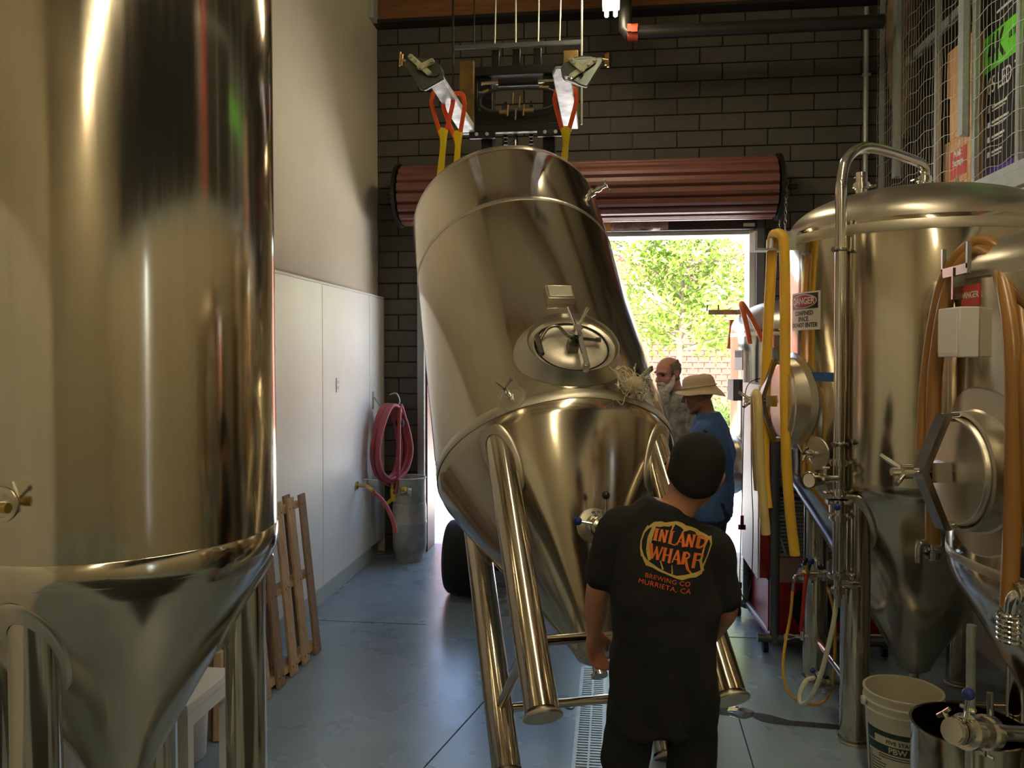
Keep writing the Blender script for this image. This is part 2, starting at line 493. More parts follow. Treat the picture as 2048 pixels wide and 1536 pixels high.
# back wall: backing with real blocks, a doorway in it
m = M()
m.span((XL - 0.2, YB + 0.02, 0), (DX0, YB + 0.24, ZC + 0.6))
m.span((DX1, YB + 0.02, 0), (XR + 1.6, YB + 0.24, ZC + 0.6))
m.span((DX0, YB + 0.02, DZ), (DX1, YB + 0.24, ZC + 0.6))
wall_back = struct(m.build('wall_back', 'mortar'))
BL, BH = 0.4064, 0.1524
def block_mesh(wd, tag_):
    mm = M(); g = 0.0045
    a, b_, d = wd / 2 - g, BH / 2 - g, 0.008
    e = 0.004
    vs = [(-a, 0.02, -b_), (a, 0.02, -b_), (a, 0.02, b_), (-a, 0.02, b_), (-a, -0.004, -b_), (a, -0.004, -b_), (a, -0.004, b_), (-a, -0.004, b_),
          (-a + e, -d, -b_ + e), (a - e, -d, -b_ + e), (a - e, -d, b_ - e), (-a + e, -d, b_ - e)]
    fs = [(0, 1, 5, 4), (1, 2, 6, 5), (2, 3, 7, 6), (3, 0, 4, 7), (4, 5, 9, 8), (5, 6, 10, 9), (6, 7, 11, 10), (7, 4, 8, 11), (8, 9, 10, 11)]
    mm.add(vs, fs)
    me = mm.mesh('block_' + tag_); me.materials.append(MT['block']); return me
_bm = {}
rows = int(ZC / BH) + 1
for r_ in range(rows):
    z = (r_ + 0.5) * BH
    x0 = XL + (BL / 2 if r_ % 2 else 0) - BL / 2
    while x0 < 2.62:
        a, b_ = max(x0, XL), min(x0 + BL, 2.62)
        segs = [(a, b_)]
        if z < DZ + 0.02:
            segs = []
            if a < DX0: segs.append((a, min(b_, DX0)))
            if b_ > DX1: segs.append((max(a, DX1), b_))
        for a, b_ in segs:
            if b_ - a < 0.03: continue
            if a > 1.35 and z < 1.6: continue      # hidden behind the tanks
            k = round(b_ - a, 3)
            if k not in _bm: _bm[k] = block_mesh(k, str(len(_bm)))
            o = bpy.data.objects.new('block', _bm[k]); COL.objects.link(o)
            o.location = ((a + b_) / 2, YB + random.uniform(-0.001, 0.001), z)
            o.parent = wall_back
        x0 += BL
m = M(); m.span((1.35, YB + 0.0, 0), (2.62, YB + 0.02, 1.6)); m.build('block_backing', 'mortar', wall_back)

# right wall under the mezzanine, upper storage wall, front wall behind the camera
WY0, WY1 = -0.78, -0.50
m = M(); m.span((XR, YF, 0), (XR + 0.12, WY0, 2.86)); m.span((XR, WY1, 0), (XR + 0.12, YB - 0.002, 2.86)); m.span((XR, WY0, 0), (XR + 0.12, WY1, 0.5)); m.span((XR, WY0, 2.80), (XR + 0.12, WY1, 2.86))
wall_right = struct(m.build('wall_right', 'wall_paint'))
m = M(); m.span((3.9, YF, 2.9), (4.1, YB, ZC + 0.6))
struct(m.build('wall_upper', 'dark_store'))
m = M(); m.span((XL - 0.2, YF - 0.2, 0), (4.1, YF, ZC + 0.6))
struct(m.build('wall_front', 'wall_paint'))
m = M(); m.span((XR - 0.03, YF, 2.87), (3.9, YB - 0.002, 2.985))
struct(m.build('trim_1', 'ledge'))
win = bpy.data.objects.new('window_1', None); COL.objects.link(win); win.location = (XR + 0.06, -0.64, 0.5); struct(win)
m = M(); m.span((XR - 0.01, WY0, 0.5), (XR + 0.13, WY0 + 0.025, 2.80)); m.span((XR - 0.01, WY1 - 0.025, 0.5), (XR + 0.13, WY1, 2.80)); m.span((XR - 0.01, WY0, 0.5), (XR + 0.13, WY1, 0.53)); m.span((XR - 0.01, WY0, 2.77), (XR + 0.13, WY1, 2.80)); m.build('window_frame', 'white_trim', win, join=True)
m = M(); m.span((XR + 0.06, WY0 + 0.025, 0.53), (XR + 0.066, WY1 - 0.025, 2.77)); m.build('window_pane', 'glass', win)
# ceiling with timber beams
m = M(); m.span((XL - 0.2, YF - 0.2, ZC + 0.6), (4.1, YB + 0.24, ZC + 0.75))
ceiling = struct(m.build('ceiling', 'ceiling'))
m = M(); m.span((XL, YB - 0.14, ZC - 0.09), (3.9, YB - 0.02, ZC + 0.30))
m.build('ledger_beam', 'timber', ceiling, bevel=0.005)
m = M(); m.span((XL, YB - 0.17, ZC - 0.12), (3.9, YB - 0.012, ZC - 0.09))
m.build('sill_plate', 'pipe_dark', ceiling)
for i, y in enumerate([6.2, 4.9, 3.6, 2.3, 1.0, -0.3, -1.6, -2.9, -4.2]):
    m = M(); m.span((XL, y - 0.05, ZC + 0.30), (3.9, y + 0.05, ZC + 0.6)); m.build('rafter', 'timber', ceiling)
m = M(); m.span((XL + 0.002, YB - 0.30, ZC - 0.12), (XL + 0.05, YB - 0.15, ZC + 0.4)); m.build('hanger_bracket', 'galv', ceiling)

# door frame: jambs, lintel, reveal
m = M(); m.span((DX0 - 0.07, YB - 0.10, 0), (DX0 - 0.005, YB + 0.0, DZ + 0.35)); struct(m.build('trim_2', 'jamb', bevel=0.003))
m = M(); m.span((DX0 - 0.004, YB - 0.03, 0), (DX0 + 0.012, YB + 0.27, DZ)); struct(m.build('trim_3', 'brown_door'))
m = M(); m.span((DX1 + 0.02, YB - 0.10, 0), (DX1 + 0.09, YB + 0.0, DZ + 0.35)); struct(m.build('trim_4', 'grey_metal', bevel=0.003))
m = M(); m.span((DX1 - 0.03, YB - 0.02, 0), (DX1 + 0.02, YB + 0.27, DZ)); struct(m.build('trim_5', 'white_trim'))
m = M(); m.span((DX0, YB + 0.0, DZ - 0.035), (DX1, YB + 0.27, DZ + 0.0)); struct(m.build('trim_6', 'white_trim'))

# rolled-up door: drum of slats, end brackets, axle, bottom bar, chain
door = bpy.data.objects.new('door_1', None); COL.objects.link(door); door.location = (-0.25, YB - 0.3, 3.4); struct(door)
cx0, cx1 = -1.93, 1.40
yc, zc, rr = YB - 0.29, 3.37, 0.262
ns = 17
for i in range(ns):
    a0 = R(100) + i * 2 * PI / ns; a1 = a0 + 2 * PI / ns * 0.90; am = (a0 + a1) / 2
    prof = []
    for a, rad in ((a0, rr - 0.012), (a0 + 0.03, rr + 0.006), (am, rr + 0.012), (a1 - 0.06, rr + 0.006), (a1, rr - 0.016), (a1 + 0.035, rr - 0.02)):
        prof.append((yc + rad * math.cos(a), zc + rad * math.sin(a)))
    mm = M(); n = len(prof)
    mm.add([(cx0, y, z) for y, z in prof] + [(cx1, y, z) for y, z in prof], [(j, j + 1, n + j + 1, n + j) for j in range(n - 1)])
    mm.add([(cx0, y, z) for y, z in prof] + [(cx0, yc + (y - yc) * 0.94, zc + (z - zc) * 0.94) for y, z in prof], [(j, j + 1, n + j + 1, n + j) for j in range(n - 1)])
    mm.build('door_slat', 'brown_door', door, sharp=25)
m = M()
for x in (cx0 - 0.03, cx1 + 0.03):
    m.tube([(x - 0.015, yc, zc), (x + 0.015, yc, zc)], rr + 0.03, 32)
m.build('drum_end', 'dark_metal', door)
m = M(); m.cyl((cx0 - 0.16, yc, zc), (cx1 + 0.2, yc, zc), 0.022); m.cyl((cx1 + 0.05, yc, zc), (cx1 + 0.1, yc, zc), 0.07); m.cyl((cx0 - 0.1, yc, zc), (cx0 - 0.05, yc, zc), 0.06)
m.build('axle', 'dark_metal', door)
m = M(); m.span((DX0 - 0.05, YB - 0.10, DZ + 0.0), (DX1 + 0.1, YB - 0.015, DZ + 0.085)); m.build('head_rail', 'dark_metal', door)
m = M(); m.span((DX1 - 0.10, YB - 0.115, DZ + 0.02), (DX1 + 0.0, YB - 0.10, DZ + 0.05)); m.build('latch', 'galv', door)
# crumpled insulation strip on the head rail
m = M(); nx = 60
vs_ = []
for j in range(5):
    for i in range(nx + 1):
        x = DX0 + (0.50 - DX0) * i / nx
        vs_.append((x, YB - 0.112 - 0.018 * math.sin(PI * j / 4) + 0.02 * noise.noise(Vector((x * 9, j, 2))), DZ + 0.005 + 0.085 * j / 4 + 0.008 * noise.noise(Vector((x * 7, j * 2, 5)))))
m.add(vs_, [(j * (nx + 1) + i, j * (nx + 1) + i + 1, (j + 1) * (nx + 1) + i + 1, (j + 1) * (nx + 1) + i) for j in range(4) for i in range(nx)])
o = m.build('insulation_strip', 'foil', door, sharp=180)
sd = o.modifiers.new('t', 'SOLIDIFY'); sd.thickness = 0.006
m = M(); m.span((-0.11, YB - 0.145, DZ - 0.01), (-0.02, YB - 0.135, DZ + 0.1)); m.build('tape_patch', 'tape_tan', door)
# hand chain
m = M()
def chain(m, pts, L=0.042, r0=0.011, r1=0.0032):
    path = spline(pts, 10); acc = 0; last = path[0]; k = 0
    for a, b_ in zip(path, path[1:]):
        acc += (b_ - a).length
        if acc >= L * 0.72:
            acc = 0; k += 1
            d = (b_ - a).normalized(); s_ = d.cross(Vector((0, 1, 0.1)) if k % 2 else Vector((1, 0.2, 0))).normalized()
            m.tube([b_ + d * (L / 2 * math.cos(t)) + s_ * (r0 * math.sin(t)) for t in [2 * PI * q / 10 for q in range(10)]], r1, 5, closed=True)
    return m
chain(m, [(cx1 + 0.05, yc - 0.20, zc + 0.20), (cx1 + 0.055, yc - 0.27, zc), (cx1 + 0.055, yc - 0.23, zc - 0.3), (cx1 + 0.05, yc - 0.20, 2.6), (cx1 + 0.05, yc - 0.19, 2.0), (cx1 + 0.05, yc - 0.19, 1.3)])
chain(m, [(cx1 + 0.05, yc - 0.05, zc - 0.25), (cx1 + 0.0, yc - 0.05, 2.6), (cx1 - 0.005, yc - 0.05, 2.0), (cx1 + 0.05, yc - 0.15, 1.25)])
stuff(m.build('hand_chain', 'chain', door, join=True))

# unseen rubber mat, added to darken what the near tank's cone reflects
m = M(); m.span((-1.0, -3.0, 0.0), (0.95, 2.1, 0.012)); o = m.build('added_mat', 'black_rubber', bevel=0.004); tag(o, 'long black rubber mat added out of view to darken the tank reflections', 'mat')
# sprinkler pipe below the ceiling
sp = thing('sprinkler_pipe', 'black sprinkler pipe with red coupling below the ceiling beam', 'pipe', (1.2, 6.9, 4.7))
a, b_ = P(1268, 66, 6.7), P(1750, 38, 6.55); b_.z = a.z; b_.y = a.y
e = a + (b_ - a) * 1.02
m = M(); m.cyl(a, e, 0.055, n=24); m.build('pipe_run', 'pipe_dark', sp)
m = M(); m.tube([a + Vector((0.02, 0, 0)), a + Vector((-0.05, 0, 0)), a + Vector((-0.07, 0, 0.03)), a + Vector((-0.07, 0, 0.6))], [0.06, 0.06, 0.055, 0.05], 20); m.build('riser', 'pipe_dark', sp)
m = M(); m.cyl(a + Vector((-0.055, 0, 0)), a + Vector((0.03, 0, 0)), 0.072, n=24)
m.box(a + Vector((0.0, -0.08, 0)), (0.05, 0.03, 0.05)); m.box(a + Vector((-0.04, -0.08, 0.01)), (0.03, 0.03, 0.06)); m.build('coupling', 'pipe_red', sp)

# ceiling lamps
def lamp(name, x, y0, y1, z, label, group=None):
    t = thing(name, label, 'lamp', (x, y0, z))
    m = M(); m.span((x - 0.07, y0, z), (x + 0.07, y1, z + 0.07)); m.build('lamp_housing', 'white', t, bevel=0.006)
    for s_ in (-1, 1):
        m = M(); m.cyl((x + s_ * 0.035, y0 + 0.005, z - 0.035), (x + s_ * 0.035, y1 - 0.005, z - 0.035), 0.017, n=12); m.build('fluorescent_tube', 'tube_on', t)
    m = M()
    for yy in (y0 + 0.02, y1 - 0.02):
        for s_ in (-1, 1): m.span((x + s_ * 0.035 - 0.013, yy - 0.008, z - 0.03), (x + s_ * 0.035 + 0.013, yy + 0.008, z))
    m.build('lamp_holder', 'white', t)
    m = M()
    for yy in (y0 + 0.2, y1 - 0.2): m.cyl((x, yy, z + 0.07), (x, yy, ZC + 0.3), 0.006, n=8)
    m.build('hanger_rod', 'galv', t)
    return t
pl = P(1222, 30, 6.6)
lamp('fluorescent_lamp', pl.x, pl.y - 1.25, pl.y, pl.z + 0.03, 'lit twin tube fluorescent lamp hanging beside the sprinkler pipe coupling')
lamp('fluorescent_lamp', 0.75, 0.7, 3.1, 4.85, 'lit twin tube ceiling lamp over the near tanks')
lamp('fluorescent_lamp', 0.6, -2.6, -0.2, 4.6, 'lit twin tube ceiling lamp behind the camera, second back')
lamp('fluorescent_lamp', 0.6, -4.8, -3.0, 4.6, 'lit twin tube ceiling lamp farthest behind the camera')

# ================================================================== OUTDOORS
m = M(); m.span((-30, YB + 0.3, -0.2), (30, 60, -0.03)); struct(m.build('ground_outside', 'asphalt'))
m = M(); m.span((DX0 - 0.4, YB + 0.02, -0.19), (DX1 + 0.4, YB + 0.7, -0.012)); struct(m.build('trim_7', 'kerb'))
m = M(); m.span((-30, 16.2, -0.03), (30, 16.4, 0.14)); struct(m.build('kerb', 'kerb', bevel=0.02))
m = M(); m.span((-30, 16.4, -0.03), (30, 20.0, 0.10)); struct(m.build('ground_planter', 'bark'))
m = M(); m.span((-30, YB + 0.245, 0), (DX0 - 0.01, YB + 0.40, 6.1)); m.span((DX1 + 0.02, YB + 0.245, 0), (30, YB + 0.40, 6.1)); m.span((DX0 - 0.01, YB + 0.245, DZ), (DX1 + 0.02, YB + 0.40, 6.1))
struct(m.build('wall_outer', 'kerb'))
# brick building across the drive
YW = 20.2
m = M(); m.span((-14, YW + 0.02, 0), (16, YW + 4, 4.35)); bw = struct(m.build('wall_opposite', 'brick_mortar'))
bl, bh = 0.275, 0.145
me_b = M(); g = 0.011
me_b.span((-bl / 2 + g, -0.012, -bh / 2 + g), (bl / 2 - g, 0.03, bh / 2 - g)); me_b = me_b.mesh('brick'); me_b.materials.append(MT['brick'])
near, rest = [], M()
for r_ in range(29):
    x = -13.9 + (bl / 2 if r_ % 2 else 0)
    while x < 15.9:
        z = 0.12 + (r_ + 0.5) * bh
        d = abs(x - 2.4) * 1.0 + abs(z - 2.0) * 0.75
        near.append((d, x, z)); x += bl
near.sort()
for k, (d, x, z) in enumerate(near):
    if k < 290:
        o = bpy.data.objects.new('brick', me_b); COL.objects.link(o); o.location = (x, YW, z); o.parent = bw
    else:
        rest.span((x - bl / 2 + g, YW - 0.012, z - bh / 2 + g), (x + bl / 2 - g, YW + 0.03, z + bh / 2 - g))
stuff(rest.build('brick_field', 'brick', bw, join=True))
m = M(); m.span((-14, YW - 0.06, 4.35), (16, YW + 0.3, 4.48)); m.build('parapet_cap', 'white_trim', bw)
# utility box seen beside the leaning tank
c = P(1288, 700, 17.7)
ub = thing('utility_cabinet', 'brown metal utility cabinet standing outside beside the tree', 'cabinet', (c.x - 0.1, c.y, 0))
m = M(); m.span((c.x - 0.5, c.y, 0.0), (c.x + 0.12, c.y + 0.4, 2.40)); m.build('cabinet_body', 'wood_dark', ub, bevel=0.02)
m = M(); m.span((c.x - 0.54, c.y - 0.04, 2.40), (c.x + 0.16, c.y + 0.44, 2.46)); m.build('cabinet_lid', 'wood_dark', ub)
# tree
tb = P(1360, 690, 15.6)
tr = thing('tree', 'young leafy tree growing in front of the brick wall outside', 'tree', (tb.x, tb.y, 0.1))
m = M()
trunk = [(tb.x, tb.y, 0.05), (tb.x - 0.02, tb.y, 1.0), (tb.x + 0.0, tb.y, 2.1), (tb.x + 0.05, tb.y, 3.0), (tb.x + 0.0, tb.y, 4.0), (tb.x - 0.05, tb.y, 5.2)]
m.tube(spline(trunk, 5), [0.075 - 0.0022 * i for i in range(26)], 10)
tips = []
rng = random.Random(3)
for i in range(34):
    z0 = 2.0 + 2.9 * i / 34
    a = i * 2.4 + rng.uniform(-.4, .4); L = rng.uniform(0.9, 2.0) * (1.0 if z0 < 4 else 0.7)
    p0 = Vector((tb.x + 0.03, tb.y, z0)); d = Vector((math.cos(a), 0.8 * math.sin(a), rng.uniform(0.0, 0.55)))
    p1 = p0 + d * L * 0.5 + Vector((0, 0, rng.uniform(-.05, .15))); p2 = p0 + d * L + Vector((0, 0, rng.uniform(-.35, .2)))
    path = spline([p0, p1, p2], 5); m.tube(path, [0.028 - 0.0022 * q for q in range(len(path))], 6)
    tips += path[3:]
    for k in range(3):
        q = path[rng.randrange(4, len(path))]; e = q + Vector((rng.uniform(-.5, .5), rng.uniform(-.4, .4), rng.uniform(-.45, .35)))
        m.tube([q, (q + e) / 2 + Vector((0, 0, .04)), e], [0.012, 0.008, 0.004], 5); tips += [(q + e) / 2, e]
m.build('trunk', 'bark', tr, sharp=180)
def leaves(n, centers, spread, size, rng, flat=1.0):
    mm = M()
    for i in range(n):
        c = Vector(centers[rng.randrange(len(centers))]) + Vector((rng.gauss(0, spread), rng.gauss(0, spread), rng.gauss(0, spread * flat)))
        s_ = size * rng.uniform(0.6, 1.3)
        a = Vector((rng.uniform(-1, 1), rng.uniform(-1, 1), rng.uniform(-1, 1))).normalized(); b2 = a.orthogonal().normalized()
        nrm = a.cross(b2) * s_ * 0.22
        mm.add([c - a * s_, c + b2 * s_ * 0.42 + nrm, c + a * s_, c - b2 * s_ * 0.42 + nrm], [(0, 1, 2), (0, 2, 3)])
    return mm
o = leaves(8500, tips, 0.17, 0.078, rng).build('foliage', 'leaf', tr, sharp=180, join=True); stuff(o)
# low planting beneath the wall
for k, (px, t, wd, h, lab) in enumerate([(1468, 17.0, 0.7, 0.75, 'low green shrub outside, nearest to the doorway'), (1425, 18.7, 0.4, 0.55, 'low hedge plant under the brick wall behind the hat wearer'), (1320, 18.7, 0.35, 0.5, 'low leafy plant at the foot of the outdoor tree')]):
    c = P(px, 900, t); s_ = thing('shrub', lab, 'shrub', (c.x, c.y, 0.1))
    r2 = random.Random(k + 20); m = M(); cs = []
    for i in range(22):
        e = Vector((c.x + r2.uniform(-wd, wd), c.y + r2.uniform(-.5, .5), 0.1 + h * r2.uniform(0.4, 1.0)))
        m.tube([(c.x + (e.x - c.x) * .4, c.y, 0.08), (e + Vector((c.x, c.y, 0.2))) / 2, e], [0.014, 0.01, 0.004], 5); cs += [e, (e + Vector((c.x, c.y, 0.3))) / 2]
    m.build('stems', 'bark', s_, sharp=180)
    stuff(leaves(900, cs, 0.14, 0.07, r2).build('foliage', 'shrub', s_, sharp=180, join=True))
# ================================================================== FERMENTER TANKS
def pol(a, r, z):
    return Vector((r * math.cos(R(a)), r * math.sin(R(a)), z))

def tank(name, label, mx, Rr, zb, L, dome, legs, rl, lr, bands=(), tip_r=0.06, tan=0.58, kn=0.05, foot_z=0.0, knob=True, braces=()):
    t = thing(name, label, 'tank', local=mx)
    zt = zb + L
    prof = []
    for i in range(9):
        a = i / 8 * R(60)
        prof.append((Rr - kn * 0.5 * (1 - math.cos(R(60) - a)), zb + kn * 0.9 * (i / 8)))
    prof = [(Rr, zb + kn), (Rr, zb + L * .25), (Rr, zb + L * .5), (Rr, zb + L * .75), (Rr, zt - 0.02), (Rr - 0.004, zt)]
    m = M(); m.lathe(prof, 96); m.build('shell', 'steel', t, sharp=50)
    # cone with knuckle
    prof = [(Rr, zb + kn)]
    for i in range(1, 9):
        a = R(30 * 2) * i / 8 * 0.5
        prof.append((Rr - kn * 1.2 * (1 - math.cos(a)) * 2.2, zb + kn - kn * 1.7 * i / 8))
    r1, z1 = prof[-1]
    Lc = (r1 - tip_r) / tan
    for f_ in (0.25, 0.5, 0.75, 0.93): prof.append((r1 - (r1 - tip_r) * f_, z1 - Lc * f_))
    prof += [(tip_r * 1.35, z1 - Lc * 0.975), (tip_r * 0.8, z1 - Lc * 1.0), (0.001, z1 - Lc * 1.01)]
    m = M(); m.lathe(prof, 96); m.build('cone', 'steel_cone', t, sharp=50)
    ztip = z1 - Lc
    m = M(); m.lathe([(0.026, ztip + 0.01), (0.026, ztip - 0.05), (0.038, ztip - 0.052), (0.038, ztip - 0.066), (0.001, ztip - 0.066)], 24); m.build('drain_stub', 'steel_bright', t)
    # dome
    prof = []
    for i in range(13):
        a = PI / 2 * i / 12
        prof.append((max(0.001, (Rr - 0.004) * math.cos(a) ** 0.80), zt + 0.015 + dome * math.sin(a) ** 1.15))
    m = M(); m.lathe([(Rr - 0.004, zt)] + prof, 96); m.build('dome', 'steel_soft', t, sharp=50)
    for z, h in bands:
        m = M(); m.lathe([(Rr + 0.0005, z - h / 2), (Rr + 0.0018, z - h / 2 + .002), (Rr + 0.0018, z + h / 2 - .002), (Rr + 0.0005, z + h / 2)], 96); m.build('weld_band', 'steel_band', t, sharp=60)
    # legs, each with a pad on the cone and a foot
    def conez(r):
        return z1 - (r1 - r) / tan if r < r1 else z1 + (r - r1) * 1.6
    for a in legs:
        c = pol(a, rl, 0)
        m = M(); m.lathe([(lr, foot_z + 0.03), (lr, conez(rl) + lr / tan * 1.05)], 32, Matrix.Translation(c)); lg = m.build('leg', 'steel', t)
        m = M(); m.lathe([(0.001, foot_z), (lr * 1.12, foot_z), (lr * 1.16, foot_z + 0.006), (lr * 1.12, foot_z + 0.014), (lr * 0.8, foot_z + 0.016), (lr * 0.8, foot_z + 0.034), (lr, foot_z + 0.036)], 32, Matrix.Translation(c)); m.build('foot', 'steel_soft', lg)
        m = M(); vs_ = []; fs_ = []; nr, na = 5, 36
        rads = [0.9, 1.08, 1.22, 1.36, 1.41]
        for i in range(nr):
            for j in range(na):
                q = c + Vector((math.cos(2 * PI * j / na), math.sin(2 * PI * j / na), 0)) * lr * rads[i]
                rr_ = min(math.hypot(q.x, q.y), Rr - 0.002)
                ux = Vector((q.x, q.y, 0)).normalized()
                off = [0.012, 0.011, 0.009, 0.006, -0.002][i]
                vs_.append(ux * rr_ + Vector((0, 0, conez(rr_))) + (ux * 0.86 - Vector((0, 0, 0.5))) * off)
        for i in range(nr - 1):
            for j in range(na): fs_.append((i * na + j, i * na + (j + 1) % na, (i + 1) * na + (j + 1) % na, (i + 1) * na + j))
        m.add(vs_, fs_); m.build('leg_pad', 'steel_soft', lg, sharp=60)
    for a0_, za, a1_, zb_ in braces:
        m = M(); m.cyl(pol(a0_, rl, za), pol(a1_, rl, zb_), 0.022, n=14); m.build('brace', 'steel', t)
    t['_'] = 0; del t['_']
    return t, dict(R=Rr, zt=zt, ztip=ztip, r1=r1, z1=z1, tan=tan)

def sframe(Rr, a, z, off=0.0):
    n = Vector((math.cos(R(a)), math.sin(R(a)), 0)); h = Vector((-math.sin(R(a)), math.cos(R(a)), 0))
    f = Matrix((h, Vector((0, 0, 1)), n)).transposed().to_4x4(); f.translation = n * (Rr + off) + Vector((0, 0, z))
    return f

def oval_rings(m, f, Rr, a, b, rings, n=64):
    vs_ = []
    for rho, hgt, fol in rings:
        for j in range(n):
            an = 2 * PI * j / n
            x, y = rho * a * math.cos(an), rho * b * math.sin(an)
            drop = math.sqrt(max(0.0, Rr * Rr - x * x)) - Rr
            vs_.append(f @ Vector((x, y, hgt + fol * drop)))
    k = len(rings)
    m.add(vs_, [(i * n + j, i * n + (j + 1) % n, (i + 1) * n + (j + 1) % n, (i + 1) * n + j) for i in range(k - 1) for j in range(n)])
    return m

def port(parent, Rr, a, z, plate=0.06):
    """small sample port: round pad, stub and a little cock with levers"""
    f = sframe(Rr, a, z)
    m = M(); oval_rings(m, f, Rr, plate, plate, [(1.0, 0.001, 1), (0.97, 0.006, 1), (0.72, 0.007, 1), (0.7, 0.003, 1), (0.01, 0.003, 1)], 36)
    pt = m.build('sample_port', 'steel_band', parent)
    m = M(); g = lambda x, y, w_: f @ Vector((x, y, w_))
    m.cyl(g(0, 0, 0), g(0, 0, 0.05), 0.014); m.cyl(g(0, 0, 0.03), g(0, 0, 0.042), 0.024); m.cyl(g(0, 0, 0.046), g(0, 0.004, 0.085), 0.011)
    m.cyl(g(0, 0, 0.07), g(0.0, -0.035, 0.085), 0.008); m.build('sample_cock', 'steel_bright', pt)
    m = M(); m.cyl(g(0, 0.0, 0.088), g(-0.03, 0.045, 0.098), 0.005, n=10); m.cyl(g(0, 0, 0.088), g(0.04, 0.03, 0.095), 0.005, n=10); m.sphere(g(0.042, 0.031, 0.095), 0.009); m.build('lever', 'chrome_dark', pt)
    return pt

def clamp(m, p, ax, r, th=0.018, wing=None):
    p = Vector(p); ax = Vector(ax).normalized()
    m.cyl(p - ax * th / 2, p + ax * th / 2, r, n=24)
    m.cyl(p - ax * th * .9, p + ax * th * .9, r * 0.88, n=24)
    s_ = Vector(wing).normalized() if wing is not None else ax.orthogonal().normalized()
    q = p + s_ * r
    m.cyl(q, q + s_ * 0.02, 0.008, n=10)
    tdir = ax.cross(s_).normalized()
    m.tube([q + s_ * 0.018 - tdir * 0.022, q + s_ * 0.016, q + s_ * 0.018 + tdir * 0.022], [0.006, 0.007, 0.006], 8)
    return m

def yoke_manway(t, Rr, a, z, rad, col_w=1.3, depth=0.09, bar_tilt=0.0, kneed=True, bulge=0.7):
    """round manway: neck, dished door, bent clamp bar with hand nut"""
    f = sframe(Rr, a, z); g = lambda x, y, w_: f @ Vector((x, y, w_))
    m = M(); oval_rings(m, f, Rr, rad, rad, [(col_w, 0.001, 1), (col_w * .98, 0.006, 1), (1.10, 0.010, 1), (1.065, 0.016, .95), (1.06, depth * .6, 0.25), (1.06, depth, 0), (1.0, depth + .004, 0), (0.98, depth * .9, 0), (0.97, depth * .5, 0)], 64)
    mw = m.build('manway', 'steel_soft', t, sharp=32)
    m = M(); oval_rings(m, f, Rr, rad, rad, [(0.96, depth * .5, 0), (0.95, depth + .012, 0), (0.92, depth + .018, 0), (0.86, depth + .016, 0), (0.6, depth + .016 + .014 * bulge, 0), (0.3, depth + .016 + .022 * bulge, 0), (0.01, depth + .016 + .024 * bulge, 0)], 64)
    m.build('manway_door', 'steel_soft', mw, sharp=60)
    m = M(); hb = 0.028; zc_ = depth + 0.075
    kz = 0.045 if kneed else 0.01
    c_, s_ = math.cos(bar_tilt), math.sin(bar_tilt)
    def G(y, w_, x): return g(x * c_ - y * s_, x * s_ + y * c_, w_)
    for (y0, w0, y1, w1) in ((-rad * 1.02, zc_ - kz * .6, 0, zc_ + kz), (0, zc_ + kz, rad * 1.02, zc_ - kz * .6)):
        e = 0.011
        m.add([G(y0, w0 - e, -hb), G(y0, w0 - e, hb), G(y0, w0 + e, hb), G(y0, w0 + e, -hb), G(y1, w1 - e, -hb), G(y1, w1 - e, hb), G(y1, w1 + e, hb), G(y1, w1 + e, -hb)],
              [(0, 1, 2, 3), (4, 7, 6, 5), (0, 4, 5, 1), (1, 5, 6, 2), (2, 6, 7, 3), (3, 7, 4, 0)])
    m.build('clamp_bar', 'chrome_dark', mw)
    m = M()
    for y in (-rad * 0.96, rad * 0.96): m.cyl(G(y, depth * .6, 0), G(y, zc_ - kz * .45, 0), 0.014)
    m.cyl(g(0, 0, depth + .03), g(0, 0, zc_ + kz + 0.09), 0.012); m.box(g(0, 0, depth + .07), (0.06, 0.06, 0.06), f.to_3x3()); m.build('clamp_bolt', 'steel_bright', mw)
    m = M(); zz = zc_ + kz + 0.03
    m.cyl(g(0, 0, zz), g(0, 0, zz + 0.03), 0.022); m.cyl(g(0, 0, zz + .015), g(-0.05, 0.045, zz + 0.07), 0.008); m.cyl(g(0, 0, zz + .015), g(0.05, -0.03, zz + 0.07), 0.008); m.build('hand_nut', 'steel_bright', mw)
    return mw

# ---------------- leaning tank hung from the forklift
ax = Vector((-0.218, 0.626, 0.748)).normalized()
e1 = Vector((ax.z, 0, -ax.x)).normalized(); e2 = ax.cross(e1)
bc = Vector((-0.286, 4.319, 1.259)) - ax * 1.338
MX = Matrix((e1, e2, ax)).transposed().to_4x4(); MX.translation = bc
LEAN = MX.copy()
tl, T1 = tank('fermenter_tank', 'steel conical fermenter tilted and hanging from the forklift slings', MX, 0.636, 1.338, 2.02, 0.24, (251, 341, 71, 161), 0.553, 0.068, bands=((1.338 + 1.525, 0.035),), foot_z=0.0,
              braces=((251, 0.30, 341, 0.30), (161, 0.30, 251, 0.30), (161, 0.30, 71, 0.30), (71, 0.30, 341, 0.30)))
# wide ground band above the cone
m = M(); m.lathe([(0.6365, 1.36), (0.6385, 1.362), (0.6385, 1.415), (0.6365, 1.417)], 96); m.build('weld_band', 'steel_band', tl, sharp=60)
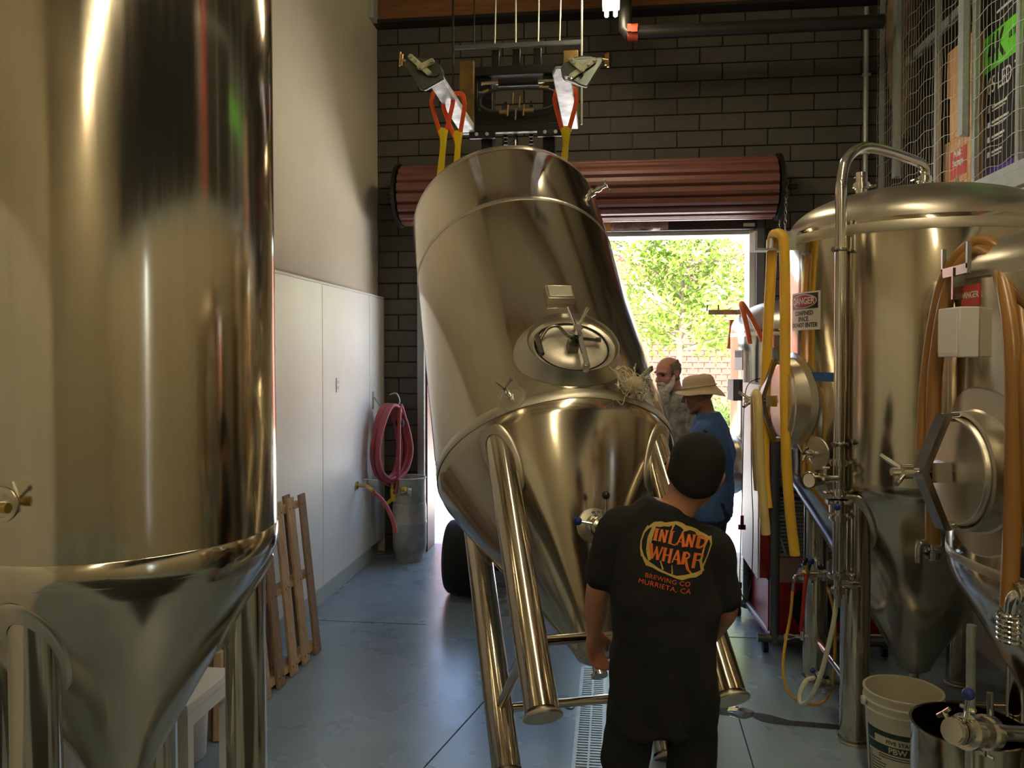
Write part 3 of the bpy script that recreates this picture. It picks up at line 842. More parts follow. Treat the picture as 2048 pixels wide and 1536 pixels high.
# oval manway with inward door
am, zm = -65.5, 1.338 + 0.325
f = sframe(0.636, am, zm); g = lambda x, y, w_: f @ Vector((x, y, w_))
m = M(); oval_rings(m, f, 0.636, 0.235, 0.195, [(1.2, 0.001, 1), (1.17, 0.01, 1), (1.05, 0.03, 0.75), (1.0, 0.062, 0.25), (0.985, 0.066, 0.22), (0.96, 0.06, 0.2), (0.93, 0.028, 0.1), (0.80, 0.018, 0.0), (0.79, -0.02, 0)], 80)
mw = m.build('manway', 'steel_soft', tl, sharp=60)
m = M(); oval_rings(m, f, 0.636, 0.235, 0.195, [(0.86, 0.012, 0), (0.85, 0.022, 0), (0.82, 0.026, 0), (0.79, 0.022, 0), (0.77, 0.018, 0), (0.5, 0.03, 0), (0.25, 0.036, 0), (0.01, 0.038, 0)], 80)
m.build('manway_door', 'steel_band', mw, sharp=60)
m = M(); m.tube([g(0.232 * 0.8 * math.cos(2 * PI * i / 64), 0.195 * 0.8 * math.sin(2 * PI * i / 64), 0.024) for i in range(64)], 0.005, 8, closed=True); m.build('door_gasket', 'black_rubber', mw)
m = M(); m.box(g(0.02, -0.06, 0.105), (0.026, 0.26, 0.018), f.to_3x3()); m.box(g(0.02, -0.185, 0.085), (0.03, 0.025, 0.05), f.to_3x3()); m.box(g(0.02, 0.06, 0.085), (0.03, 0.025, 0.06), f.to_3x3()); m.build('clamp_bar', 'steel_bright', mw, bevel=0.003)
m = M(); m.cyl(g(0, 0.0, 0.03), g(0, 0.0, 0.16), 0.012); m.box(g(-0.01, -0.03, 0.06), (0.05, 0.05, 0.05), f.to_3x3()); m.build('clamp_bolt', 'chrome_dark', mw)
m = M(); m.cyl(g(0, 0, 0.13), g(0, 0, 0.165), 0.02); m.cyl(g(-0.005, 0.01, 0.15), g(-0.04, 0.10, 0.20), 0.008); m.cyl(g(0.005, 0.01, 0.15), g(0.06, 0.095, 0.20), 0.008); m.cyl(g(-0.035, -0.015, 0.14), g(0.03, 0.02, 0.14), 0.008); m.build('hand_nut', 'steel_bright', mw)
m = M(); m.tube(spline([g(-0.165, 0.02, 0.05), g(-0.12, 0.075, 0.075), g(-0.07, 0.08, 0.085), g(-0.035, 0.02, 0.085), g(0.0, 0.0, 0.085), g(0.06, 0.005, 0.075), g(0.125, 0.01, 0.06)], 6), 0.0085, 10); m.cyl(g(0.118, 0.012, 0.06), g(0.14, 0.012, 0.06), 0.013); m.build('hinge_arm', 'chrome_dark', mw)
m = M(); m.cyl(g(-0.175, 0.05, 0.05), g(-0.17, -0.07, 0.05), 0.014); m.cyl(g(-0.175, -0.0, 0.02), g(-0.172, -0.0, 0.05), 0.01); m.build('hinge_post', 'chrome_dark', mw)
# name plate box above the manway
f2 = sframe(0.636, -65, 1.338 + 0.70); m = M(); m.box(f2 @ Vector((0, 0, 0.012)), (0.15, 0.10, 0.05), f2.to_3x3()); m.build('instrument_box', 'steel_soft', tl, bevel=0.006)
m = M(); m.box(f2 @ Vector((0, 0, 0.040)), (0.13, 0.08, 0.008), f2.to_3x3()); m.build('box_lid', 'steel_band', tl, bevel=0.003)
port(tl, 0.636, -96, 1.338 + 0.095, 0.075)
# wrapped fitting on the right shoulder
f3 = sframe(0.636, -40, 1.338 + 0.125); g3 = lambda x, y, w_: f3 @ Vector((x, y, w_))
m = M(); oval_rings(m, f3, 0.636, 0.075, 0.075, [(1.0, 0.001, 1), (0.95, 0.006, 1), (0.01, 0.006, 1)], 32); m.cyl(g3(0, 0, 0), g3(0, 0, 0.11), 0.018); clamp(m, g3(0, 0, 0.06), f3.to_3x3() @ Vector((0, 0, 1)), 0.028); m.cyl(g3(-0.005, 0, 0.09), g3(0.01, 0.01, 0.16), 0.013); m.cyl(g3(0, 0.0, 0.13), g3(0.03, 0.035, 0.15), 0.006)
fit_ = m.build('side_fitting', 'steel_bright', tl)
m = M(); m.cyl(g3(-0.02, 0.0, 0.07), g3(-0.025, 0.035, 0.11), 0.008); m.cyl(g3(0.012, -0.02, 0.07), g3(0.01, 0.01, 0.12), 0.006); m.build('fitting_lever', 'black_rubber', fit_)
m = M(); rg = random.Random(5)
for i in range(70):
    p = Vector((rg.gauss(-0.03, .03), rg.gauss(-.03, .03), abs(rg.gauss(0.06, .03))))
    pts = []
    for k in range(6):
        p = p + Vector((rg.uniform(-.03, .03), rg.uniform(-.03, .03), rg.uniform(-.02, .02))); p.z = max(0.02, min(0.14, p.z)); pts.append(f3 @ p)
    m.tube(spline(pts, 3), rg.uniform(.0012, .003), 4)
stuff(m.build('fibre_wrap', 'fluff', fit_, sharp=180, join=True))
m = M(); m.sphere(g3(-0.03, -0.03, 0.055), 0.05, 14, 8, (1.1, 1.0, .8)); o = m.build('wrap_wad', 'fluff', fit_, sharp=180)
dm = o.modifiers.new('d', 'SUBSURF'); dm.levels = 1; dm.render_levels = 1
# racking valve on the cone
zs = 1.338 - 0.50; rs = T1['r1'] - (T1['z1'] - zs) * T1['tan']
nn = (pol(-63.5, 1, 0) * 0.865 + Vector((0, 0, -0.5))).normalized(); pv = pol(-63.5, rs, zs)
m = M(); q = nn.to_track_quat('Z', 'Y').to_matrix().to_4x4(); q.translation = pv
m.lathe([(0.085, -0.03), (0.08, 0.012), (0.05, 0.02), (0.038, 0.045), (0.036, 0.15)], 32, q); rv = m.build('racking_valve', 'steel_soft', tl)
m = M(); clamp(m, pv + nn * 0.07, nn, 0.052, 0.022, wing=Vector((0, 0, 1))); clamp(m, pv + nn * 0.135, nn, 0.052, 0.022, wing=Vector((0, 0, 1))); m.lathe([(0.045, 0.08), (0.048, 0.09), (0.048, 0.12), (0.045, 0.13)], 28, q); m.cyl(pv + nn * 0.15, pv + nn * 0.20, 0.034); m.build('valve_clamp', 'steel_bright', rv)
hp = pv + nn * 0.105
m = M(); tipb = hp + e1.__class__(MX.inverted().to_3x3() @ (P(1165, 1016, 3.5) - P(1205, 1024, 3.5))) * 1.25; upv = MX.inverted().to_3x3() @ Vector((0.01, 0, 1))
m.cyl(hp + nn * 0.01, tipb, 0.007, n=12); hp2 = hp + nn * .05; m.cyl(hp2, hp2 + upv * 0.135, 0.007, n=12); m.build('valve_handle', 'steel_bright', rv)
m = M(); m.sphere(tipb, 0.019); m.build('blue_ball', 'blue_knob', rv)
m = M(); m.sphere(hp2 + upv * 0.135, 0.019); m.build('black_ball', 'black_knob', rv)
# top clamp fitting near the rim
f4 = sframe(0.636, -13, 1.338 + 1.93); g4 = lambda x, y, w_: f4 @ Vector((x, y, w_))
m = M(); m.cyl(g4(0, 0, 0), g4(0, 0, 0.1), 0.012); m.cyl(g4(0, 0, 0), g4(0, 0, 0.015), 0.026); clamp(m, g4(0, 0, 0.05), f4.to_3x3() @ Vector((0, 0, 1)), 0.02); m.cyl(g4(-.04, 0.01, 0.105), g4(.04, -0.01, 0.105), 0.008); m.cyl(g4(0, -0.04, 0.105), g4(0, .04, 0.105), 0.008); m.build('top_fitting', 'steel_bright', tl)
# lifting lugs on the dome
LUG = {}
for k, (a_, r_) in {'left': (180, 0.44), 'right': (8, 0.42), 'front': (200, 0.46)}.items():
    zl = T1['zt'] + 0.015 + 0.24 * math.sin(math.acos(min(1, r_ / 0.632) ** (1 / 0.80))) ** 1.15
    if k != 'front':
        lf = sframe(r_, a_, zl - 0.03); m = M()
        m.prism([(-0.05, 0), (0.05, 0), (0.03, 0.10), (0.0, 0.125), (-0.03, 0.10)], lf, 0.014); m.build('lifting_lug', 'steel_soft', tl)
    LUG[k] = MX @ pol(a_, r_, zl + 0.08)

# ---------------- near left tank
ML = Matrix.Translation((-1.645, 2.57, 0)) @ Matrix.Rotation(R(-0.3), 4, 'Y')
tn, T2 = tank('fermenter_tank', 'tallest steel fermenter, upright beside the leaning wooden pallet', ML, 0.516, 1.235, 2.2, 0.22, (14, 270, 192, 104), 0.41, 0.068, bands=(), kn=0.055)
m = M(); m.lathe([(0.5165, 1.245), (0.5185, 1.25), (0.5185, 1.318), (0.5165, 1.32)], 96); m.build('weld_band', 'steel', tn, sharp=60)
pt = port(tn, 0.516, -91, 1.49, 0.05)
f = sframe(0.516, -91, 1.49); m = M(); m.cyl(f @ Vector((0, 0, .03)), f @ Vector((0.045, 0.0, .05)), 0.011); m.cyl(f @ Vector((0.04, 0, .05)), f @ Vector((0.062, 0, .052)), 0.014); m.build('hose_barb', 'brass', pt)

# ---------------- right tank with the danger sign
MR_ = Matrix.Translation((1.6, 4.57, 0))
tr_, T3 = tank('fermenter_tank', 'large upright steel fermenter carrying the danger sign and blue tape', MR_, 0.65, 1.235, 1.31, 0.205, (223.5, 136.5, 46.5, 316.5), 0.572, 0.069, bands=((2.50, 0.05),), braces=((223.5, 0.25, 136.5, 0.25), (136.5, 0.25, 46.5, 0.25), (223.5, 0.20, 316.5, 0.20)))
yoke_manway(tr_, 0.65, -175, 1.655, 0.215, 1.2, 0.05, bulge=0.2)
port(tr_, 0.65, -153, 1.405, 0.085)
# blow-off pipe
pc = Vector((1.6, 4.57, 0))
def L3(p): return Vector(p) - pc
x0 = P(1682, 340, 3.93); xb = P(1676, 1150, 3.97)
top = P(1842, 384, 4.55)
path = [L3(xb), L3(P(1679, 800, 3.95)), L3(P(1682, 420, 3.93)), L3(P(1683, 360, 3.94)), L3(P(1694, 318, 3.97)), L3(P(1722, 296, 4.05)), L3(P(1760, 299, 4.17)), L3(P(1815, 316, 4.38)), L3(P(1842, 328, 4.5)), L3(P(1850, 345, 4.54)), L3(top)]
m = M(); m.tube(spline(path, 8), 0.027, 18); bp_ = m.build('blowoff_pipe', 'steel_bright', tr_, sharp=60)
m = M()
for yy in (500, 888):
    q = L3(P(1680, yy, 3.94)); s_ = Vector((-q.x, -q.y, 0)).normalized(); m.cyl(q, q + s_ * 0.06, 0.010); m.torus(q, (0, 0, 1), 0.034, 0.008, 20, 6); m.cyl(q - s_ * 0.03, q - s_ * 0.055, 0.012); m.cyl(q + s_ * 0.048, q + s_ * 0.058, 0.032)
m.build('pipe_clamp', 'chrome_dark', bp_)
m = M()
for yy in (925, 985, 1035): clamp(m, L3(P(1677, yy, 3.95)), (0, 0, 1), 0.043, 0.016, wing=RT * (-1 if yy == 985 else 1))
clamp(m, L3(P(1676, 1150, 3.97)), (0, 0, 1), 0.05, 0.018, wing=RT)
m.build('pipe_ferrule', 'steel_bright', bp_)
# pressure gauge
m = M(); g0 = L3(P(1676, 957, 3.95)); g1 = L3(P(1628, 960, 3.85)); m.cyl(g0, g1, 0.016); m.cyl(L3(P(1648, 958, 3.90)), L3(P(1640, 958, 3.88)), 0.027); m.cyl(L3(P(1650, 957, 3.9)), L3(P(1652, 937, 3.9)), 0.008); m.cyl(L3(P(1645, 936, 3.9)), L3(P(1659, 936, 3.9)), 0.007)
dg_ = (g1 - g0).normalized(); m.cyl(g1, g1 + dg_ * 0.035, 0.038, n=28); ga = m.build('pressure_gauge', 'steel_bright', bp_)
m = M(); m.cyl(g1 + dg_ * 0.034, g1 + dg_ * 0.037, 0.033, n=28); m.build('gauge_face', 'sign_white', ga)
m = M(); m.torus(g1 + dg_ * 0.036, dg_, 0.036, 0.004, 28, 6); m.build('gauge_rim', 'chrome_dark', ga)
# butterfly valve with blue ball
m = M(); q = L3(P(1677, 1012, 3.94)); m.cyl(q - Vector((0, 0, 0.03)), q + Vector((0, 0, 0.03)), 0.042); h0 = L3(P(1690, 1004, 3.93)); h1 = L3(P(1706, 1000, 3.86)); m.cyl(q, h1, 0.007); m.box(q + Vector((0, -0.0, 0.02)), (0.11, 0.05, 0.02)); bv_ = m.build('butterfly_valve', 'steel_bright', bp_)
kb = L3(P(1674, 1014, 3.84)); m = M(); m.cyl(q, kb, 0.006); m.build('valve_handle', 'steel_bright', bv_); m = M(); m.sphere(kb, 0.017); m.build('blue_ball', 'blue_knob', bv_)
# valve cluster at the pipe foot
m = M(); q = L3(P(1676, 1168, 3.97)); m.cyl(q + Vector((0, 0, .05)), q - Vector((0, 0, 0.07)), 0.02); clamp(m, q - Vector((0, 0, .03)), (0, 0, 1), 0.034); m.cyl(q, q + RT * 0.07, 0.011); clamp(m, q + RT * 0.075, RT, 0.022, 0.03, wing=(0, 0, 1)); m.cyl(q - Vector((0, 0, .07)), q - Vector((0, 0, .11)), 0.013); m.cyl(q + Vector((0, 0, -.02)), q - RT * 0.05 + Vector((0, -.02, -.03)), 0.009); m.build('foot_valve', 'steel_bright', bp_)
# dome fittings
m = M(); q = L3(P(1848, 372, 4.55)); m.cyl(q - Vector((0, 0, .09)), q + Vector((0, 0, .05)), 0.026); clamp(m, q + Vector((0, 0, 0.035)), (0, 0, 1), 0.042, 0.02, wing=-RT); clamp(m, q + Vector((0, 0, -0.045)), (0, 0, 1), 0.06, 0.02); m.build('dome_ferrule', 'steel_bright', tr_)
m = M(); q = L3(P(1722, 378, 4.3)); m.cyl(q - Vector((0, 0, .06)), q + Vector((0, 0, .085)), 0.030); clamp(m, q + Vector((0, 0, 0.015)), (0, 0, 1), 0.046, 0.018, wing=RT)
for k in range(4): m.sphere(q + Vector((0.03 * math.cos(k * 1.5), 0.03 * math.sin(k * 1.5), 0.06)), 0.005, 8, 6)
m.build('relief_valve', 'steel_bright', tr_)
m = M(); q = L3(P(1912, 372, 4.25)); m.prism([(-0.03, -0.05), (0.03, -0.05), (0.0, 0.055)], frame(q, (0.8, 0.6, 0), (0, 0, 1)), 0.012); m.build('lifting_lug', 'steel_soft', tr_)
m = M(); a_, b_ = L3(P(1650, 415, 4.25)), L3(P(1672, 408, 4.25)); m.tube(spline([a_ - Vector((0, 0, .03)), a_ + Vector((0, 0, .01)), b_ + Vector((0, 0, .01)), b_ - Vector((0, 0, .02))], 5), 0.006, 8); m.build('dome_handle', 'steel_bright', tr_)
# hose hook bracket on the left shoulder
m = M(); f = sframe(0.65, -172, 2.50); m.box(f @ Vector((0, 0, 0.05)), (0.012, 0.10, 0.16), f.to_3x3()); m.box(f @ Vector((0, -0.05, 0.15)), (0.09, 0.012, 0.16), f.to_3x3()); m.box(f @ Vector((0, -0.005, 0.225)), (0.09, 0.10, 0.012), f.to_3x3()); m.box(f @ Vector((0, -0.02, 0.14)), (0.09, 0.06, 0.008), f.to_3x3()); m.build('hose_hook', 'galv', tr_)

# ---------------- front right tank
MF = Matrix.Translation((1.75, 2.75, 0))
tf, T4 = tank('fermenter_tank', 'short steel fermenter with a controller box and an amber hose hung on it', MF, 0.65, 1.19, 0.95, 0.2, (205, 115, 25, 295), 0.555, 0.045, bands=((1.25, 0.03),))
yoke_manway(tf, 0.65, -171, 1.545, 0.172, 1.5, 0.06, kneed=True)
f = sframe(0.65, -178, 1.97); m = M(); m.box(f @ Vector((0, 0, 0.025)), (0.15, 0.155, 0.06), f.to_3x3()); cb = m.build('controller_box', 'white', tf, bevel=0.004)
m = M(); m.box(f @ Vector((0.0, 0, 0.0565)), (0.13, 0.13, 0.004), f.to_3x3()); m.build('box_cover', 'sign_white', cb)
f = sframe(0.65, -176, 2.085); m = M(); m.box(f @ Vector((0, 0, 0.0)), (0.10, 0.065, 0.006), f.to_3x3()); stk = m.build('faded_sticker', 'label_red', tf)
text('sticker_lettering', 'DANGER', 0.028, f @ Matrix.Translation((0, 0, 0.004)), 'sign_white', stk, depth=0.0005)
# hose hook on its shoulder
m = M(); hk = Vector((-0.655, 0.0, 2.185))
m.box(hk + Vector((0.05, 0, -0.06)), (0.16, 0.012, 0.10)); m.box(hk + Vector((-0.02, -0.0, -0.02)), (0.012, 0.20, 0.03)); m.box(hk + Vector((-0.02, 0.095, 0.02)), (0.012, 0.012, 0.08)); m.box(hk + Vector((-0.02, -0.095, 0.02)), (0.012, 0.012, 0.08)); m.build('hose_hook', 'chrome_dark', tf)
# bottom outlet: pipe, valve, clamps
m = M(); o0 = Vector((1.75, 2.75, 0))
def L4(p): return Vector(p) - o0
pa, pb = L4(P(1905, 1462, 2.30)), L4(P(2100, 1470, 2.55))
m.cyl(pa, pb, 0.023); ob = m.build('outlet_pipe', 'steel_bright', tf)
dpp = (pb - pa).normalized()
m = M(); clamp(m, pa + dpp * 0.01, dpp, 0.036, 0.018); clamp(m, pa + dpp * 0.075, dpp, 0.05, 0.03, wing=(0, 0, 1)); m.cyl(pa + dpp * 0.03, pa + dpp * 0.065, 0.042); clamp(m, pa + dpp * 0.17, dpp, 0.05, 0.03, wing=(0, 0, -1)); m.build('pipe_clamp', 'steel_bright', ob)
kb = L4(P(1937, 1388, 2.28)); m = M(); m.cyl(pa + dpp * 0.05, kb, 0.006); m.build('valve_handle', 'steel_bright', ob); m = M(); m.sphere(kb, 0.017); m.build('blue_ball', 'blue_knob', ob)
m = M(); q = L4(P(1982, 1450, 2.4)); m.cyl(q, L4(P(1980, 1386, 2.4)), 0.0095); m.build('thermowell', 'chrome_dark', ob)
m = M(); q0 = L4(P(1943, 1250, 2.62)); m.cyl(Vector((q0.x, q0.y, 0.0)), q0, 0.014); m.build('leg_pipe', 'galv', tf)
# fittings along its left side
m = M(); q = L4(P(1852, 918, 2.72)); m.tube(spline([L4(P(1838, 918, 2.70)), L4(P(1858, 917, 2.70)), L4(P(1895, 922, 2.68))], 5), 0.013, 12); m.build('vent_elbow', 'steel_bright', tf)
m = M(); q0, q1 = L4(P(1862, 890, 2.76)), L4(P(1864, 1120, 2.78)); m.cyl(q0, q1, 0.011); clamp(m, q0, (0, 0, 1), 0.022); clamp(m, L4(P(1863, 950, 2.77)), (0, 0, 1), 0.026); m.build('side_tube', 'steel_bright', tf)
m = M()
for yy in (1085, 1108): clamp(m, L4(P(1866, yy, 2.76)), (0, 0, 1), 0.026, 0.016, wing=-RT)
m.tube(spline([L4(P(1856, 1085, 2.74)), L4(P(1842, 1087, 2.74)), L4(P(1838, 1100, 2.74)), L4(P(1838, 1125, 2.74))], 4), 0.012, 10); m.build('lower_fitting', 'chrome_dark', tf)

# ---------------- pale tank by the doorway
MB = Matrix.Translation((1.52, 6.88, 0))
tbk, T5 = tank('brite_tank', 'small steel tank by the doorway, bright with daylight', MB, 0.56, 0.92, 1.18, 0.24, (225, 135, 45, 315), 0.48, 0.05, bands=((2.06, 0.03),))
yoke_manway(tbk, 0.56, -170, 1.02, 0.2, 1.2, 0.07, kneed=False)
m = M(); f = sframe(0.56, 178, 2.25)
m.box(f @ Vector((0.0, 0, 0.03)), (0.02, 0.04, 0.30), f.to_3x3())
for dz in (0.10, 0.19): m.box(f @ Vector((0, 0.035, dz)), (0.02, 0.05, 0.012), f.to_3x3())
m.build('hose_hook', 'chrome_dark', tbk)
f = sframe(0.56, -165, 1.62); m = M(); m.box(f @ Vector((0, 0, 0.02)), (0.12, 0.17, 0.05), f.to_3x3()); m.build('controller_box', 'grey_metal', tbk, bevel=0.004)
f = sframe(0.56, -160, 1.86); m = M(); m.box(f @ Vector((0, 0, 0.0)), (0.12, 0.16, 0.006), f.to_3x3()); sg = m.build('danger_plate', 'sign_white', tbk)
m = M(); m.box(f @ Vector((0, 0.045, 0.004)), (0.10, 0.05, 0.003), f.to_3x3()); m.build('plate_heading', 'sign_black', sg)
m = M(); q = Vector((-0.1, -0.1, T5['zt'] + 0.2)); m.cyl(q, q + Vector((0, 0, .22)), 0.028); clamp(m, q + Vector((0, 0, .12)), (0, 0, 1), 0.04); m.cyl(Vector((-0.28, -0.2, T5['zt'] + .12)), Vector((-0.28, -0.2, T5['zt'] + .24)), 0.02); m.cyl(Vector((-0.33, -0.15, T5['zt'] + .2)), Vector((-0.22, -0.15, T5['zt'] + .2)), 0.012); m.build('dome_ferrule', 'steel_bright', tbk)
m = M(); q = Vector((-0.42, -0.35, 0.42)); m.cyl(Vector((-0.05, -0.1, 0.30)), q, 0.02); clamp(m, q, (0.6, 0.6, 0), 0.04); m.cyl(q, q + Vector((0, 0, 0.18)), 0.006); m.build('outlet_valve', 'steel_bright', tbk); m = M(); m.sphere(q + Vector((0, 0, 0.18)), 0.022); m.build('blue_ball', 'blue_knob', tbk)
# ================================================================== FORKLIFT, FORK CLAMPS, SLINGS
XC, YM = -0.73, 6.2
fl = thing('forklift', 'black forklift with raised mast standing in the doorway behind the leaning tank', 'forklift', (XC, 7.2, 0))
ZF = 3.62
XFL, XFR = -1.10, -0.315
m = M()
for s_ in (-1, 1):
    x = XC + s_ * 0.24
    m.span((x - 0.045, YM + 0.10, 0.15), (x + 0.045, YM + 0.26, 4.0))
m.build('mast_rail', 'dark_metal', fl, bevel=0.006)
m = M()
for s_ in (-1, 1):
    x = XC + s_ * 0.33
    m.span((x - 0.04, YM + 0.14, 0.10), (x + 0.04, YM + 0.32, 2.15))
m.span((XC - 0.37, YM + 0.26, 2.05), (XC + 0.37, YM + 0.33, 2.15)); m.span((XC - 0.37, YM + 0.26, 0.3), (XC + 0.37, YM + 0.33, 0.42))
m.build('outer_mast', 'dark_metal', fl, bevel=0.006)
m = M(); m.cyl((XC, YM + 0.2, 0.3), (XC, YM + 0.2, 3.3), 0.045); m.build('lift_cylinder', 'dark_metal', fl)
m = M(); m.cyl((XC - 0.02, YM + 0.14, 2.6), (XC - 0.02, YM + 0.14, 3.6), 0.018); m.build('lift_rod', 'steel_bright', fl)
for s_ in (-1, 1):
    m = M()
    for k in range(60): m.box((XC + s_ * 0.1, YM + 0.16, 2.2 + k * 0.028), (0.02 if k % 2 else 0.03, 0.02, 0.022))
    m.build('lift_chain', 'dark_metal', fl, join=True)
# carriage
m = M()
m.span((XC - 0.37, YM, ZF + 0.40), (XC + 0.37, YM + 0.06, ZF + 0.47)); m.span((XC - 0.42, YM, ZF - 0.03), (XC + 0.42, YM + 0.06, ZF + 0.03))
m.span((XC - 0.36, YM + 0.05, ZF + 0.02), (XC + 0.36, YM + 0.10, ZF + 0.15)); m.span((XC - 0.36, YM + 0.05, ZF + 0.30), (XC - 0.20, YM + 0.10, ZF + 0.42)); m.span((XC + 0.20, YM + 0.05, ZF + 0.30), (XC + 0.36, YM + 0.10, ZF + 0.42))
m.span((XC - 0.37, YM + 0.04, ZF), (XC - 0.30, YM + 0.10, ZF + 0.45)); m.span((XC + 0.30, YM + 0.04, ZF), (XC + 0.37, YM + 0.10, ZF + 0.45))
for x in (-0.16, 0.0, 0.16): m.span((XC + x - 0.03, YM + 0.02, ZF + 0.44), (XC + x + 0.03, YM + 0.09, ZF + 0.60))
for x in (-0.26, 0.26): m.span((XC + x - 0.10, YM - 0.01, ZF - 0.075), (XC + x + 0.10, YM + 0.02, ZF - 0.02))
m.build('carriage', 'dark_metal', fl, bevel=0.006)
m = M()
for x in (-0.30, -0.22, 0.22, 0.30): m.cyl((XC + x, YM - 0.02, ZF - 0.045), (XC + x, YM, ZF - 0.045), 0.014, n=10)
m.build('carriage_bolt', 'galv', fl)
m = M(); m.cyl((XC - 0.13, YM - 0.03, ZF + 0.33), (XC + 0.17, YM - 0.03, ZF + 0.33), 0.032); m.build('shift_cylinder', 'dark_metal', fl)
m = M(); m.cyl((XC - 0.26, YM - 0.03, ZF + 0.33), (XC + 0.33, YM - 0.03, ZF + 0.33), 0.014); m.build('shift_rod', 'steel_bright', fl)
m = M(); pts = []
for k in range(40):
    a = 2 * PI * k / 40
    pts.append((XC + 0.02 + 0.29 * math.copysign(abs(math.cos(a)) ** 0.6, math.cos(a)), YM - 0.05, ZF + 0.19 + 0.085 * math.copysign(abs(math.sin(a)) ** 0.7, math.sin(a))))
m.tube(pts, 0.013, 8, closed=True); m.build('hydraulic_hose', 'black_rubber', fl)
m = M()
for dx, dz in ((-0.02, 0.20), (0.03, 0.17), (-0.06, 0.11), (0.06, 0.11), (0.0, 0.08)): m.cyl((XC + dx, YM - 0.06, ZF + dz - 0.04), (XC + dx + 0.006, YM - 0.06, ZF + dz + 0.045), 0.007, n=8)
m.cyl((XC - 0.20, YM - 0.05, ZF + 0.27), (XC - 0.25, YM - 0.05, ZF + 0.25), 0.015); m.cyl((XC + 0.18, YM - 0.05, ZF + 0.275), (XC + 0.25, YM - 0.05, ZF + 0.272), 0.014)
m.cyl((XC - 0.12, YM - 0.05, ZF + 0.105), (XC - 0.05, YM - 0.05, ZF + 0.105), 0.015); m.cyl((XC + 0.06, YM - 0.05, ZF + 0.108), (XC + 0.14, YM - 0.05, ZF + 0.108), 0.015)
m.build('hose_fitting', 'brass_dull', fl)
# forks
for x, h in ((XFL, 0.50), (XFR, 0.54)):
    m = M(); m.span((x - 0.055, YM - 0.06, ZF - 0.02), (x + 0.055, YM - 0.01, ZF + h)); fk = m.build('fork_shank', 'fork_rust', fl, bevel=0.005)
    m = M(); y0, y1 = YM - 0.01, YM - 1.26
    m.add([(x - 0.055, y0, ZF - 0.03), (x + 0.055, y0, ZF - 0.03), (x + 0.055, y0, ZF + 0.03), (x - 0.055, y0, ZF + 0.03), (x - 0.055, y1 + .1, ZF - 0.015), (x + 0.055, y1 + .1, ZF - 0.015), (x + 0.055, y1 + .1, ZF + 0.012), (x - 0.055, y1 + .1, ZF + 0.012),
           (x - 0.03, y1, ZF - 0.008), (x + 0.03, y1, ZF - 0.008), (x + 0.03, y1, ZF + 0.008), (x - 0.03, y1, ZF + 0.008)],
          [(0, 1, 2, 3), (0, 4, 5, 1), (1, 5, 6, 2), (2, 6, 7, 3), (3, 7, 4, 0), (4, 8, 9, 5), (5, 9, 10, 6), (6, 10, 11, 7), (7, 11, 8, 4), (8, 11, 10, 9)])
    m.build('fork_tine', 'fork_white', fl, bevel=0.006)
# load backrest
m = M(); zb0 = 4.23; yb0 = YM - 0.02
m.span((XC - 0.47, yb0 - 0.012, zb0 - 0.012), (XC + 0.49, yb0 + 0.012, zb0 + 0.016)); m.span((XC - 0.47, yb0 - 0.012, 5.05), (XC + 0.49, yb0 + 0.012, 5.08))
m.build('backrest_bar', 'grey_metal', fl)
for k, dx in enumerate((-0.48, -0.32, -0.16, 0.0, 0.17, 0.33, 0.495)):
    m = M(); zlo = zb0 if 0 < k < 6 else ZF + 0.0
    m.tube(spline([(XC + dx, yb0, zlo), (XC + dx + 0.004 * (k % 3), yb0, (zlo + 5.06) / 2), (XC + dx, yb0, 5.06)], 5), 0.0055 if 0 < k < 6 else 0.008, 8); m.build('backrest_rod', 'wire' if k > 1 else 'dark_metal', fl)
# truck body
m = M()
m.span((XC - 0.42, 6.55, 0.14), (XC + 0.42, 7.9, 0.62)); m.span((XC - 0.42, 7.1, 0.62), (XC + 0.42, 8.1, 1.0)); m.span((XC - 0.40, 6.55, 0.62), (XC + 0.40, 6.75, 1.15))
m.build('chassis', 'dark_metal', fl, bevel=0.03)
m = M(); m.span((XC - 0.48, 7.9, 0.18), (XC + 0.48, 8.45, 1.05)); m.build('counterweight', 'fork_rust', fl, bevel=0.08)
m = M(); m.span((XC - 0.24, 7.25, 1.0), (XC + 0.24, 7.7, 1.12)); m.span((XC - 0.24, 7.66, 1.1), (XC + 0.24, 7.78, 1.5)); m.build('operator_seat', 'black_rubber', fl, bevel=0.04)
m = M()
for sx in (-1, 1):
    m.tube([(XC + sx * 0.42, 6.72, 0.9), (XC + sx * 0.40, 6.95, 2.1)], 0.03, 10); m.tube([(XC + sx * 0.42, 8.1, 1.0), (XC + sx * 0.40, 7.95, 2.1)], 0.03, 10); m.tube([(XC + sx * 0.40, 6.95, 2.1), (XC + sx * 0.40, 7.95, 2.1)], 0.03, 10)
for k in range(7): m.tube([(XC - 0.40, 6.95 + k / 6, 2.1), (XC + 0.40, 6.95 + k / 6, 2.1)], 0.018, 8)
m.build('overhead_guard', 'dark_metal', fl)
m = M(); m.torus((XC, 6.95, 1.18), (0, -0.5, 0.85), 0.16, 0.014); m.cyl((XC, 6.80, 1.0), (XC, 6.95, 1.18), 0.02); m.build('steering_wheel', 'black_rubber', fl)
